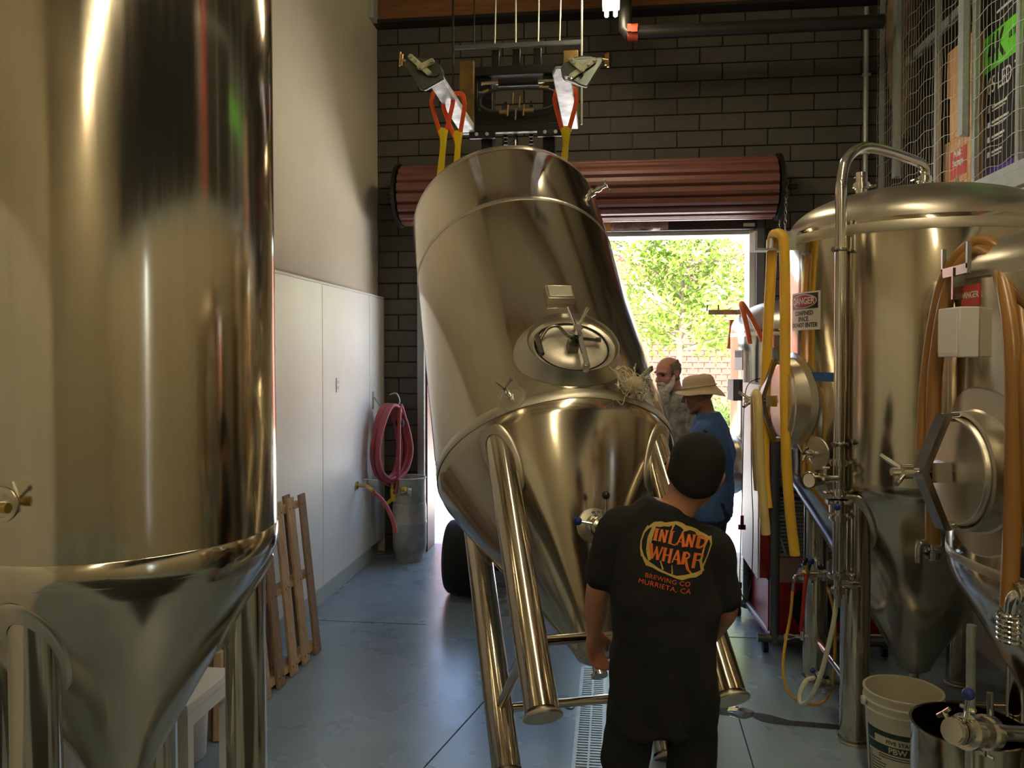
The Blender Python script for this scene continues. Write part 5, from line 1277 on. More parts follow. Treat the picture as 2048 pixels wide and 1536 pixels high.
# tap with a short hose
tp = thing('wall_tap', 'brass wall tap with a short red hose attached', 'tap', Vector((XP, 6.95, 0.74)))
q = P(717, 971, 7.1); q.x = XP
m = M(); m.cyl(q, q + Vector((0.012, 0, 0)), 0.035); m.cyl(q, q + Vector((0.11, 0, 0)), 0.016); m.cyl(q + Vector((0.09, 0, 0)), q + Vector((0.16, -0.03, -0.04)), 0.018); m.build('tap_body', 'brass', tp)
m = M(); m.cyl(q + Vector((0.08, 0, 0.0)), q + Vector((0.08, 0, 0.05)), 0.008); m.tube([q + Vector((0.06, 0, 0.052)), q + Vector((0.09, 0, 0.055)), q + Vector((0.19, 0, 0.045))], 0.007, 8); m.build('tap_lever', 'galv', tp)
s0 = q + Vector((0.16, -0.03, -0.04))
m = M(); m.cyl(s0, P(748, 986, 6.95), 0.019); m.build('hose_coupling', 'brass', tp)
hose('x', '', [P(748, 986, 6.95), P(764, 1000, 6.95), P(778, 1022, 6.95), P(787, 1045, 6.95), P(791, 1066, 6.95)], 0.0185, 'hose_red', part='hose_stub', parent=tp)
# socket plate
q = P(688, 770, 6.6); q.x = XP
ol = thing('power_socket', 'small white power socket plate on the left wall panel', 'socket', q)
m = M(); m.span((XP, q.y - 0.036, q.z - 0.058), (XP + 0.007, q.y + 0.036, q.z + 0.058)); m.build('socket_plate', 'white', ol, bevel=0.002)
m = M()
for dz in (-0.022, 0.022): m.span((XP + 0.006, q.y - 0.016, q.z + dz - 0.014), (XP + 0.0085, q.y + 0.016, q.z + dz + 0.014))
m.build('socket_outlet', 'galv', ol)

# pallet leaning on the left wall
pa0 = Vector((-1.87, 5.05, 0.0)); 
lean = (Vector((XP + 0.16, 5.22, 0.975)) - pa0).normalized()
along = Vector((-0.03, -1, 0)).normalized(); nrm_ = along.cross(lean).normalized()
if nrm_.x < 0: nrm_ = -nrm_
pal = thing('wooden_pallet', 'worn wooden pallet leaning against the left wall', 'pallet', pa0)
pm = Matrix((along, lean, nrm_)).transposed().to_4x4(); pm.translation = pa0
def board(x0, x1, y0, y1, z0, z1, name, mt):
    mm = M(); mm.span((x0, y0, z0), (x1, y1, z1)); mm.v = [pm @ (v + Vector((0, 0, 0))) for v in mm.v]
    o = mm.build(name, mt, pal, bevel=0.004); return o
for k, x in enumerate((0.0, 0.185, 0.36, 0.545, 0.73, 0.91)):
    board(x + rg.uniform(-.006, .006), x + 0.095, 0.0, 1.02 + rg.uniform(-.012, .012), 0.0, 0.018, 'deck_board', 'wood' if k % 3 else 'wood_dark')
for y in (0.03, 0.48, 0.93): board(0.0, 1.02, y, y + 0.04, -0.09, 0.0, 'stringer', 'wood')
for x in (0.0, 0.40, 0.90): board(x, x + 0.095, 0.0, 1.02, -0.108, -0.09, 'bottom_board', 'wood_dark')
mm = M()
for x in (0.0, 0.185, 0.36, 0.545):
    for y in (0.05, 0.5, 0.95):
        for dx in (0.025, 0.07): p = Vector((x + dx, y, 0.018)); mm.cyl(pm @ p, pm @ (p + Vector((0, 0, 0.002))), 0.005, n=8)
stuff(mm.build('nail_heads', 'dark_metal', pal, join=True))
# low white table and timber offcut behind the near tank
tb_ = thing('low_table', 'low white table behind the leg of the tallest tank', 'table', (-1.93, 3.3, 0))
m = M(); m.span((-2.18, 3.06, 0.46), (-1.68, 3.46, 0.50)); m.build('table_top', 'white', tb_, bevel=0.004)
for x, y in ((-1.705, 3.435), (-2.15, 3.435), (-1.705, 3.09), (-2.15, 3.09)):
    m = M(); m.span((x - 0.022, y - 0.022, 0), (x + 0.022, y + 0.022, 0.46)); m.build('table_leg', 'white', tb_)
m = M(); m.span((-1.70, 3.09, 0.40), (-1.685, 3.44, 0.46)); m.span((-2.16, 3.40, 0.40), (-1.70, 3.415, 0.46)); m.build('table_apron', 'white', tb_)
q = P(418, 1462, 4.05); q.z = 0
wo = thing('timber_offcut', 'short brown timber plank standing on the floor behind the low table', 'plank', q)
m = M(); mx = Matrix.Translation(q) @ Matrix.Rotation(R(20), 4, 'Z') @ Matrix.Rotation(R(-9), 4, 'X'); m.span((-0.10, -0.02, 0), (0.02, 0.02, 0.42)); m.v = [mx @ v for v in m.v]; m.build('plank_face', 'wood_dark', wo, bevel=0.004)
m = M(); m.span((0.022, -0.05, 0), (0.06, 0.03, 0.42)); m.v = [mx @ v for v in m.v]; m.build('plank_edge', 'wood', wo, bevel=0.004)

# ================================================================== FLOOR DRAIN AND WATER
dr = thing('floor_drain', 'long slotted channel drain set in the floor under the leaning tank', 'drain', (-0.105, 3.8, 0))
dxa, dxb, dya, dyb = -0.175, -0.04, 2.2, 4.95
m = M(); m.span((dxa, dya, 0.0), (dxb, dyb, 0.003)); m.build('drain_trough', 'sign_black', dr)
m = M()
for x in (dxa, dxb): m.span((x - 0.009, dya, 0), (x + 0.009, dyb, 0.010))
m.span((dxa, dyb - 0.01, 0), (dxb, dyb + 0.01, 0.010)); m.build('drain_frame', 'galv', dr)
m = M(); y = dya
while y < dyb - 0.02:
    m.span((dxa + 0.008, y, 0.002), (dxb - 0.008, y + 0.016, 0.009)); y += 0.027
m.span((dxa + 0.062, dya, 0.002), (dxa + 0.072, dyb, 0.0092)); stuff(m.build('grate_slats', 'galv', dr, join=True))
def blob(name, label, pts, h, mt, cat):
    ps = spline([Vector((*p, 0.001)) for p in pts], 5, closed=True); n = len(ps); c = sum(ps, Vector()) / n
    m = M(); m.add([c + Vector((0, 0, h))] + [p + (c - p) * 0.08 + Vector((0, 0, h)) for p in ps] + list(ps), [(0, 1 + i, 1 + (i + 1) % n) for i in range(n)] + [(1 + i, 1 + n + i, 1 + n + (i + 1) % n, 1 + (i + 1) % n) for i in range(n)])
    o = m.build(name, mt, sharp=180); tag(o, label, cat); return o
def fp(x, y):
    d = P(x, y, 1.0) - CAM; q = CAM + d * (-1.9 / d.z); return (q.x, q.y)
blob('puddle', 'small puddle of water below a raised foot of the leaning tank', [fp(1425, 1418), fp(1450, 1412), fp(1490, 1416), fp(1512, 1428), fp(1490, 1438), fp(1455, 1432), fp(1430, 1428)], 0.003, 'water', 'puddle')
blob('puddle', 'tiny puddle of water next to the floor drain', [fp(1128, 1412), fp(1140, 1408), fp(1150, 1413), fp(1144, 1420), fp(1132, 1418)], 0.002, 'water', 'puddle')
blob('damp_trail', 'dark damp trail on the floor running from the puddle to a tank leg', [fp(1500, 1426), fp(1530, 1428), fp(1570, 1440), fp(1620, 1445), fp(1690, 1452), fp(1690, 1460), fp(1610, 1454), fp(1545, 1448), fp(1515, 1440)], 0.002, 'wet', 'stain')

# ================================================================== STORAGE CAGE ON THE MEZZANINE
XG = 2.31
cg = thing('storage_cage', 'galvanised wire mesh storage cage on the mezzanine above the tanks', 'cage', (XG, 5.5, 2.985))
for y in (7.54, 6.30, 5.66, 5.08, 4.4, 3.4, 2.4):
    m = M(); m.span((XG, y - 0.022, 2.985), (XG + 0.03, y + 0.022, 5.6)); m.build('cage_post', 'galv', cg)
for y in (7.02, 5.74):
    m = M(); m.span((XG - 0.05, y - 0.04, 3.34), (XG - 0.012, y + 0.04, 5.6)); m.span((XG - 0.012, y + 0.02, 3.34), (XG + 0.02, y + 0.04, 5.6)); m.build('hanging_channel', 'galv', cg)
m = M(); yy = 7.6
rg = random.Random(2)
while yy > 2.4:
    ph = rg.uniform(0, 6)
    m.tube([(XG - 0.006, yy + 0.006 * math.sin(ph + k * 0.9) + 0.004 * math.sin(k * 2.3 + ph), 2.985 + 2.6 * k / 24) for k in range(25)], 0.0020, 3, cap=False); yy -= 0.055
z = 3.05
while z < 5.5:
    m.tube([(XG - 0.008, 7.6 - 5.2 * k / 90, z + 0.012 * math.sin(k * 1.05)) for k in range(91)], 0.0024, 3, cap=False); z += 0.125
stuff(m.build('wire_mesh', 'wire', cg, sharp=180, join=True))
m = M(); m.span((XG - 0.012, 2.0, 2.965), (XG + 0.05, 5.85, 3.01)); m.build('mesh_strip', 'ledge', cg)
m = M(); m.span((XG + 0.10, 2.2, 4.3), (XG + 0.14, 7.6, 4.36)); m.build('cage_rail', 'galv', cg)
# things stored behind the mesh
def carton(label, y0, y1, z0, z1, x0=2.38, x1=2.80):
    t = thing('cardboard_box', label, 'box', ((x0 + x1) / 2, (y0 + y1) / 2, z0))
    m = M(); m.span((x0, y0, z0), (x1, y1, z1)); m.build('box_carcass', 'cardboard', t, bevel=0.004)
    m = M(); m.span((x0 - 0.001, (y0 + y1) / 2 - .002, z1 - 0.0005), (x1 + 0.001, (y0 + y1) / 2 + 0.002, z1 + 0.001)); m.span((x0 - 0.0015, y0 + 0.01, z1 - 0.025), (x0, y1 - 0.01, z1 - 0.022)); m.build('flap_seam', 'wood_dark', t)
    return t
b1 = carton('brown carton with red printed label, lowest of the stack behind the mesh', 5.84, 6.30, 2.99, 3.42)
b2 = carton('plain brown carton, middle of the stack behind the mesh', 5.86, 6.22, 3.422, 3.73)
b3 = carton('plain brown carton, topmost of the stack behind the mesh', 5.86, 6.27, 3.732, 4.06)
m = M(); m.span((2.377, 5.93, 3.14), (2.38, 6.19, 3.33)); m.build('red_label', 'label_red', b1)
tf_ = frame((2.375, 6.06, 3.24), (0, -1, 0), (0, 0, 1))
text('label_lettering', 'Public\nStorage', 0.062, tf_ @ Matrix.Translation((0, 0.03, 0)), 'sign_white', b1, depth=0.0008, bold=0.025, sx=0.9)
m = M()
for k in range(2): m.span((2.378, 5.96, 3.09 - 0.03 * k), (2.38, 6.10, 3.095 - 0.03 * k))
m.build('print_line', 'label_red', b1)
tv = thing('television_box', 'black television box with bright green band behind the wire mesh', 'box', (2.46, 4.95, 2.99))
m = M(); m.span((2.40, 4.25, 2.99), (2.56, 5.72, 4.35)); m.build('box_carcass', 'tv_black', tv, bevel=0.004)
xf = 2.397
m = M(); m.span((xf, 4.25, 3.72), (2.40, 5.715, 3.95)); m.build('green_band', 'tv_green', tv)
tfr = lambda y, z: frame((xf - 0.002, y, z), (0, -1, 0), (0, 0, 1))
text('box_lettering', '4K', 0.25, tfr(5.66, 3.835), 'tv_black', tv, align='LEFT', depth=0.0008, sx=0.8, bold=0.02)
text('box_lettering', 'ULTRA HD', 0.06, tfr(5.38, 3.85), 'tv_black', tv, align='LEFT', depth=0.0008, sx=0.7)
text('box_lettering', '65 LED TV', 0.15, tfr(5.66, 3.615), 'sign_white', tv, align='LEFT', depth=0.0008, sx=0.72)
m = M()
for k, w_ in enumerate((0.22, 0.24, 0.19, 0.16)):
    z = 3.47 - k * 0.095; m.span((xf, 5.62 - w_, z), (2.40, 5.60, z + 0.014)); m.span((xf, 5.66, z - 0.015), (2.40, 5.63, z + 0.018)); m.span((xf, 5.60 - w_ * .8, z - 0.02), (2.40, 5.60, z - 0.012))
m.span((xf, 5.1, 4.05), (2.40, 5.55, 4.065)); m.build('box_print', 'sign_white', tv)
m = M(); m.span((xf, 4.25, 2.995), (2.40, 5.65, 3.09)); m.build('purple_band', 'tv_purple', tv)
ww = thing('paper_roll', 'brown paper wrapped bundle hanging high behind the mesh', 'bundle', (2.45, 7.25, 3.6))
m = M(); q0 = Vector((2.42, 7.33, 3.75)); m.tube(spline([q0, q0 + Vector((0.02, 0.02, 0.4)), q0 + Vector((-0.01, -.02, 0.9)), q0 + Vector((0.02, 0, 1.7))], 6), [0.07, 0.075, 0.08, 0.075, 0.085, 0.10, 0.11, 0.12, 0.12, 0.115, 0.12, 0.13, 0.12, 0.12, 0.12, 0.12, 0.12, 0.12, 0.12], 14); m.build('wrapping', 'insul', ww, sharp=180)
m = M(); m.torus(q0 + Vector((0, 0, 0.3)), (0, 0, 1), 0.085, 0.006); m.torus(q0 + Vector((0, 0, 1.0)), (0, 0, 1), 0.125, 0.006); m.build('binding_cord', 'wood_dark', ww)
tp_ = thing('tarpaulin', 'tall roll of red tarpaulin standing in the mesh cage above the tanks', 'tarpaulin', (2.5, 2.66, 2.99))
m = M(); m.tube(spline([(2.45, 2.64, 2.99), (2.46, 2.65, 3.6), (2.44, 2.64, 4.2), (2.47, 2.66, 4.9)], 6), [0.12 + 0.012 * math.sin(k * 1.7) for k in range(19)], 16); m.build('tarpaulin_roll', 'tarp', tp_, sharp=60)
m = M(); m.torus((2.455, 2.645, 3.4), (0, 0, 1), 0.135, 0.008); m.build('tie_cord', 'white', tp_)
m = M(); m.torus((2.455, 2.645, 4.4), (0, 0, 1), 0.135, 0.008); m.build('tie_cord', 'white', tp_)
cn = thing('conduit', 'pale conduit running up the back wall by the mesh cage', 'conduit', (1.95, 7.7, 3.0))
m = M()
for x in (2.24,): m.cyl((x, YB - 0.04, 2.6), (x, YB - 0.04, 5.0), 0.022)
m.build('conduit_pipe', 'galv', cn)
m = M()
for x in (2.24,):
    for z in (3.0, 3.7, 4.4): m.box((x, YB - 0.035, z), (0.07, 0.05, 0.02))
m.build('conduit_strap', 'galv', cn)
# ================================================================== PEOPLE
def loft(m, secs, n=20, cap=True):
    """secs: (centre, right, fwd, half width, half depth) -> closed elliptical loft with rounded ends"""
    vs_ = []
    for c, r_, f_, a, b in secs:
        for j in range(n):
            an = 2 * PI * j / n; ca, sa = math.cos(an), math.sin(an)
            e = 0.85
            vs_.append(Vector(c) + Vector(r_) * (a * math.copysign(abs(ca) ** e, ca)) + Vector(f_) * (b * math.copysign(abs(sa) ** e, sa)))
    k = len(secs)
    fs_ = [(i * n + j, i * n + (j + 1) % n, (i + 1) * n + (j + 1) % n, (i + 1) * n + j) for i in range(k - 1) for j in range(n)]
    if cap: fs_ += [tuple(range(n))[::-1], tuple((k - 1) * n + j for j in range(n))]
    m.add(vs_, fs_)
def limb(m, pts, rad, n=16, sub=5):
    pts = [Vector(p) for p in pts]; path = spline(pts, sub); k = len(path); rr = []
    for i in range(k):
        t = i / sub; j = min(int(t), len(rad) - 2); f_ = t - j; rr.append(rad[j] * (1 - f_) + rad[j + 1] * f_)
    d0 = (path[0] - path[1]).normalized(); d1 = (path[-1] - path[-2]).normalized()
    path = [path[0] + d0 * rr[0] * .85, path[0] + d0 * rr[0] * .5] + path + [path[-1] + d1 * rr[-1] * .5, path[-1] + d1 * rr[-1] * .85]
    rr = [rr[0] * .5, rr[0] * .85] + rr + [rr[-1] * .85, rr[-1] * .5]
    m.tube(path, rr, n)
def hand(m, w_, fwd, side, curl=0.5, sz=1.0):
    """wrist w_, pointing fwd, side = direction of the thumb; palm, four fingers, thumb"""
    w_ = Vector(w_); f_ = Vector(fwd).normalized(); s_ = Vector(side); s_ = (s_ - s_.dot(f_) * f_).normalized(); pn = f_.cross(s_)
    if CURLSIGN[0] < 0: pn = -pn
    for k in range(4):
        x = (0.030 - 0.020 * k)
        limb(m, [w_ + s_ * x * 0.55 * sz, w_ + f_ * 0.05 * sz + s_ * x * .9 * sz, w_ + f_ * 0.088 * sz + s_ * x * sz], [0.016 * sz, 0.0165 * sz, 0.0125 * sz], 10, 3)
        L = [0.075, 0.083, 0.078, 0.060][k] * sz
        b = w_ + f_ * 0.085 * sz + s_ * x * sz; c1, c2 = curl * 0.6, curl * 1.3
        p1 = b + (f_ * math.cos(c1) + pn * math.sin(c1)) * L * .45; p2 = p1 + (f_ * math.cos(c2) + pn * math.sin(c2)) * L * .32; p3 = p2 + (f_ * math.cos(c2 * 1.5) + pn * math.sin(c2 * 1.5)) * L * .25
        limb(m, [b, p1, p2, p3], [0.0105 * sz, 0.0095 * sz, 0.0085 * sz, 0.0075 * sz], 8, 3)
    b = w_ + f_ * 0.025 * sz + s_ * 0.026 * sz
    d = (f_ * 0.75 + s_ * 0.65 + pn * 0.25).normalized()
    limb(m, [b, b + d * 0.045 * sz, b + d * 0.075 * sz + f_ * 0.01 * sz + pn * 0.008, b + d * 0.088 * sz + f_ * 0.022 * sz + pn * 0.014], [0.015 * sz, 0.0125 * sz, 0.011 * sz, 0.009 * sz], 8, 3)
CURLSIGN = [1]
def head_parts(m, hm, chin=1.0):
    """hm: head matrix, x right, y forward, z up, origin between the ears"""
    def T(p): return hm @ Vector(p)
    r3 = hm.to_3x3()
    m.sphere(T((0, -0.008, 0.035)), 1, 24, 16, (0.077, 0.098, 0.088), r3)
    m.sphere(T((0, 0.030, -0.035)), 1, 20, 14, (0.064, 0.068, 0.082), r3)
    m.sphere(T((0, 0.058, -0.098)), 1, 16, 10, (0.033, 0.030, 0.026), r3)
    limb(m, [T((-0.052, 0.0, -0.065)), T((-0.035, 0.05, -0.095)), T((0, 0.068, -0.105))], [0.02, 0.018, 0.018], 10)
    limb(m, [T((0.052, 0.0, -0.065)), T((0.035, 0.05, -0.095)), T((0, 0.068, -0.105))], [0.02, 0.018, 0.018], 10)
    limb(m, [T((0, 0.090, 0.022)), T((0, 0.107, -0.002)), T((0, 0.118, -0.022))], [0.008, 0.010, 0.013], 10)
    for s_ in (-1, 1):
        m.sphere(T((s_ * 0.012, 0.104, -0.026)), 0.010, 10, 8)
        limb(m, [T((s_ * 0.010, 0.092, 0.034)), T((s_ * 0.032, 0.089, 0.037)), T((s_ * 0.056, 0.066, 0.028))], [0.011, 0.011, 0.009], 8)
        m.sphere(T((s_ * 0.042, 0.066, -0.022)), 1, 12, 8, (0.024, 0.026, 0.022), r3)
        limb(m, [T((s_ * 0.078, 0.000, 0.018)), T((s_ * 0.088, -0.014, 0.024)), T((s_ * 0.090, -0.020, 0.004)), T((s_ * 0.082, -0.006, -0.024)), T((s_ * 0.076, 0.002, -0.028))], [0.007, 0.008, 0.008, 0.008, 0.007], 8)
        m.sphere(T((s_ * 0.079, -0.008, -0.002)), 1, 10, 8, (0.007, 0.015, 0.024), r3)
    limb(m, [T((-0.022, 0.083, -0.056)), T((0, 0.095, -0.054)), T((0.022, 0.083, -0.056))], [0.006, 0.0085, 0.006], 8)
    limb(m, [T((-0.020, 0.083, -0.067)), T((0, 0.094, -0.069)), T((0.020, 0.083, -0.067))], [0.006, 0.009, 0.006], 8)
def face_dents(me, hm):
    inv = hm.inverted()
    for v in me.vertices:
        p = inv @ v.co
        if p.y < 0.03 or abs(p.z) > 0.12: continue
        d = 0
        for s_ in (-1, 1):
            q = Vector((s_ * 0.032, 0.088, 0.014)); d += 0.0085 * math.exp(-((p - q).length / 0.0145) ** 2)
        q = Vector((0, 0.094, -0.0615)); d += 0.004 * math.exp(-((p.z - q.z) / 0.0025) ** 2) * (1 if abs(p.x) < 0.024 and p.y > 0.06 else 0)
        if d > 1e-5: v.co = hm @ (p - Vector((0, d, 0)))
def shell_of(me, test, off, jitter=0, seed=0):
    """faces of a mesh that pass test, pushed outward and closed: hair, caps"""
    b = bmesh.new(); b.from_mesh(me); b.normal_update()
    kill = [f_ for f_ in b.faces if not test(f_.calc_center_median())]
    bmesh.ops.delete(b, geom=kill, context='FACES')
    b.normal_update()
    for v in b.verts:
        j_ = jitter * noise.noise(v.co * 60 + Vector((seed, 0, 0))) if jitter else 0
        v.co = v.co + v.normal * (off + j_)
    out = bpy.data.meshes.new('shell'); b.to_mesh(out); b.free()
    return out
def folds(me, fn):
    b = bmesh.new(); b.from_mesh(me); b.normal_update()
    for v in b.verts: v.co = v.co + v.normal * fn(v.co)
    b.to_mesh(me); b.free(); return me
def person(label, J, skin, shirt, trousers, hmx, sleeve=0.55, short=True, bulk=1.0, shirt_hem=None, knee_hem=0.45, seed=0, vox=0.0072):
    """J: joint positions. Body is one remeshed figure; clothes, shoes, hair are its children."""
    t = thing('person', label, 'person', Vector(((J['anL'].x + J['anR'].x) / 2, (J['anL'].y + J['anR'].y) / 2, 0)))
    m = M()
    head_parts(m, hmx)
    sR, sL = J['shR'], J['shL']; hR, hL = J['hipR'], J['hipL']
    ux = (sR - sL).normalized(); hx = (hR - hL).normalized()
    chest = (sR + sL) / 2; pel = (hR + hL) / 2; spn = (chest - pel); L = spn.length; sp_ = spn.normalized()
    fwc = sp_.cross(ux).normalized() * -1; fwh = sp_.cross(hx).normalized() * -1
    fwc = ux.cross(sp_).normalized() * -1 if fwc.length < .1 else fwc
    bow = J.get('bow', Vector((0, 0, 0)))
    w_ = (sR - sL).length / 2
    def torso(k, mm, lo=-0.03, top=1.0):
        secs = []
        for f_, a, b in ((lo, 0.160, 0.118), (0.0, 0.168, 0.122), (0.15, 0.163, 0.118), (0.35, 0.152, 0.112), (0.6, 0.165, 0.118), (0.8, 0.178, 0.118), (0.95, 0.176, 0.106), (1.0 + .045 / L, 0.150, 0.090), (1.0 + .085 / L, 0.108, 0.074), (1.0 + .12 / L, 0.070, 0.062)):
            c = pel + spn * f_ + bow * (4 * f_ * (1 - f_) if 0 < f_ < 1 else 0)
            rx = (hx * (1 - f_) + ux * f_).normalized(); fy = (fwh * (1 - f_) + fwc * f_).normalized()
            secs.append((c, rx, fy, a * bulk * k * (w_ / 0.2 if f_ > .7 else 1), b * bulk * k))
        loft(mm, secs, 28)
    torso(0.97, m)
    nb = chest + sp_ * 0.02; hc_ = hmx @ Vector((0, -0.02, -0.045))
    limb(m, [nb, (nb + hc_) / 2 + J.get('nk', Vector((0, 0, 0))), hc_], [0.066, 0.060, 0.058])
    for s_ in 'LR':
        sh, el, wr = J['sh' + s_], J['el' + s_], J['wr' + s_]
        limb(m, [chest * .35 + sh * .65 + sp_ * 0.0, sh, (sh + el) / 2, el, el * .55 + wr * .45, wr], [0.048, 0.050 * bulk, 0.048 * bulk, 0.042, 0.041, 0.028])
        CURLSIGN[0] = J.get('curl' + s_, 1); hand(m, wr, J['hd' + s_], J['th' + s_], J.get('hc' + s_, 0.5))
        hp_, kn, an = J['hip' + s_], J['kn' + s_], J['an' + s_]
        limb(m, [hp_ + Vector((0, 0, 0.02)), hp_ * .5 + kn * .5, kn, kn * .62 + an * .38, an], [0.088 * bulk, 0.076 * bulk, 0.056, 0.054, 0.036])
        ft = J['ft' + s_]; limb(m, [an + Vector((0, 0, -0.01)), an * .5 + ft * .5 + Vector((0, 0, -0.01)), ft], [0.038, 0.034, 0.026])
    me = remeshed(m, vox, 3, 0.5); face_dents(me, hmx)
    body = put('body', me, skin, t, 180)
    # shirt
    m = M(); torso(1.10, m, lo=shirt_hem if shirt_hem is not None else -0.12)
    for s_ in 'LR':
        sh, el = J['sh' + s_], J['el' + s_]; e = sh + (el - sh) * sleeve * 1.15
        limb(m, [chest * .4 + sh * .6, sh, (sh + e) / 2, e], [0.068, 0.064 * bulk, 0.063 * bulk, 0.065 * bulk])
    sm = remeshed(m, 0.010, 5, 0.5)
    def fold(p):
        q = p - pel; h = q.dot(sp_) / L; s2 = q.dot(ux)
        low = max(0.0, min(1.0, 1.0 - h))
        return 0.009 * low * math.sin(s2 * 40 + h * 11 + seed + 2 * noise.noise(p * 5)) + 0.012 * noise.noise(Vector((s2 * 7, h * 4 + seed, q.dot(fwc) * 7))) + 0.0035 * noise.noise(p * 22)
    folds(sm, fold)
    # cut the flat neck and hem open faces stay closed: the neck and legs come out of them
    sh_o = put('shirt', sm, shirt, t, 180)
    # trousers
    m = M()
    secs = [(pel + spn * 0.16, hx, fwh, 0.160 * bulk, 0.116 * bulk), (pel + spn * 0.05, hx, fwh, 0.174 * bulk, 0.130 * bulk), (pel - sp_ * 0.06, hx, fwh, 0.176 * bulk, 0.132 * bulk), (pel - sp_ * 0.12, hx, fwh, 0.15 * bulk, 0.11 * bulk)]
    loft(m, secs, 28)
    for s_ in 'LR':
        hp_, kn, an = J['hip' + s_], J['kn' + s_], J['an' + s_]
        if short:
            e = kn + (an - kn) * 0.05
            limb(m, [hp_, hp_ * .6 + kn * .4, kn * .8 + hp_ * .2, e], [0.094 * bulk, 0.088 * bulk, 0.083 * bulk, 0.084 * bulk])
        else:
            limb(m, [hp_, hp_ * .5 + kn * .5, kn, kn * .5 + an * .5, an], [0.104 * bulk, 0.088 * bulk, 0.070, 0.066, 0.062])
    tm_ = remeshed(m, 0.012, 5, 0.5)
    folds(tm_, lambda p: 0.007 * noise.noise(p * 9 + Vector((seed, 0, 0))) + 0.004 * noise.noise(p * 21))
    put('shorts' if short else 'trousers', tm_, trousers, t, 180)
    for s_ in 'LR':
        an, ft = J['an' + s_], J['ft' + s_]; d = Vector((ft.x - an.x, ft.y - an.y, 0)).normalized(); sd_ = Vector((-d.y, d.x, 0))
        m = M(); heel = Vector((an.x, an.y, 0)) - d * 0.055
        loft(m, [(heel + Vector((0, 0, 0.045)), sd_, Vector((0, 0, 1)), 0.03, 0.045), (heel + d * 0.04 + Vector((0, 0, 0.06)), sd_, Vector((0, 0, 1)), 0.043, 0.06), (heel + d * 0.13 + Vector((0, 0, 0.055)), sd_, Vector((0, 0, 1)), 0.046, 0.055), (heel + d * 0.21 + Vector((0, 0, 0.04)), sd_, Vector((0, 0, 1)), 0.052, 0.04), (heel + d * 0.285 + Vector((0, 0, 0.03)), sd_, Vector((0, 0, 1)), 0.035, 0.03)], 18)
        put('shoe', remeshed(m, 0.008, 3), 'shoe', t, 180)
    for s_ in (-1, 1):
        m = M(); m.sphere(hmx @ Vector((s_ * 0.032, 0.0735, 0.012)), 0.0125, 12, 8); m.build('eye', 'eye', t)
    return t, body, sh_o
def headm(c, fwd, up, s_=1.0):
    f_ = Vector(fwd).normalized(); u = Vector(up); u = (u - u.dot(f_) * f_).normalized(); r_ = f_.cross(u)
    mm = Matrix((r_, f_, u)).transposed().to_4x4() @ Matrix.Scale(s_, 4); mm.translation = Vector(c); return mm

# ---- man in black, back to the camera
T0 = 2.80
J = dict(shL=P(1232, 1050, T0 + .02), shR=P(1428, 1098, T0 - .02), elL=P(1196, 1178, T0 + 0.06), elR=P(1452, 1215, T0 + 0.0), wrL=P(1188, 1262, T0 + 0.20), wrR=P(1420, 1275, T0 + 0.22),
         hipL=P(1272, 1385, T0 + .02), hipR=P(1382, 1390, T0), knL=P(1250, 1515, T0 + 0.02), knR=P(1384, 1530, T0 - .02))
for k, dy in (('L', 0.0), ('R', -0.03)):
    q = J['kn' + k]; J['an' + k] = Vector((q.x + (0.0 if k == 'L' else 0.01), q.y - 0.03, 0.085)); J['ft' + k] = Vector((q.x + (-0.03 if k == 'L' else 0.05), q.y + 0.13, 0.035))
J['hdL'] = Vector((0.05, 0.25, -1)); J['thL'] = Vector((0.6, 0.7, 0.1)); J['hdR'] = Vector((-0.6, 0.7, -0.2)); J['thR'] = Vector((-0.2, 0.3, 1)); J['hcL'] = 0.7; J['hcR'] = 0.6
J['bow'] = Vector((0.0, -0.03, 0))
hm1 = headm(P(1388, 946, T0 + 0.02), (-0.05, 1, -0.26), (0.30, 0.30, 1), 1.07)
p1, body1, shirt1 = person('person in black t-shirt and cap seen from behind, guiding the leaning tank', J, 'skin', 'tee_black', 'shorts_black', hm1, sleeve=0.66, short=True, bulk=1.02, shirt_hem=-0.20, seed=1)
def cap_mesh(hm, front, back, off=0.008):
    m = M(); n = 40; rows_ = 14; vs_ = []
    for i in range(rows_ + 1):
        f_ = i / rows_
        for j in range(n):
            a = 2 * PI * j / n; s_ = math.sin(a)      # s_>0 is the front
            zlow = back + (front - back) * (0.5 + 0.5 * s_)
            ph = f_ * PI / 2
            rx, ry, rz = 0.077 + off + .004, 0.098 + off + .004, 0.088 + off + .003
            zz = zlow + (0.035 + rz - zlow) * math.sin(ph)
            cr = math.sqrt(max(0.0, 1 - max(-1, min(1, (zz - 0.035) / rz)) ** 2)) if zz > 0.035 else 1.0 - 0.10 * ((0.035 - zz) / 0.08) ** 2
            vs_.append(hm @ Vector((rx * cr * math.cos(a), -0.008 + ry * cr * s_, zz)))
    m.add(vs_, [(i * n + j, i * n + (j + 1) % n, (i + 1) * n + (j + 1) % n, (i + 1) * n + j) for i in range(rows_) for j in range(n)])
    return m
o = cap_mesh(hm1, 0.045, -0.092).build('cap', 'cap_black', p1, sharp=180); sd = o.modifiers.new('t', 'SOLIDIFY'); sd.thickness = 0.004
m = M(); m.sphere(hm1 @ Vector((0, -0.008, 0.137)), 0.008, 10, 6); m.build('cap_button', 'cap_black', o)
m = M(); vs_ = []
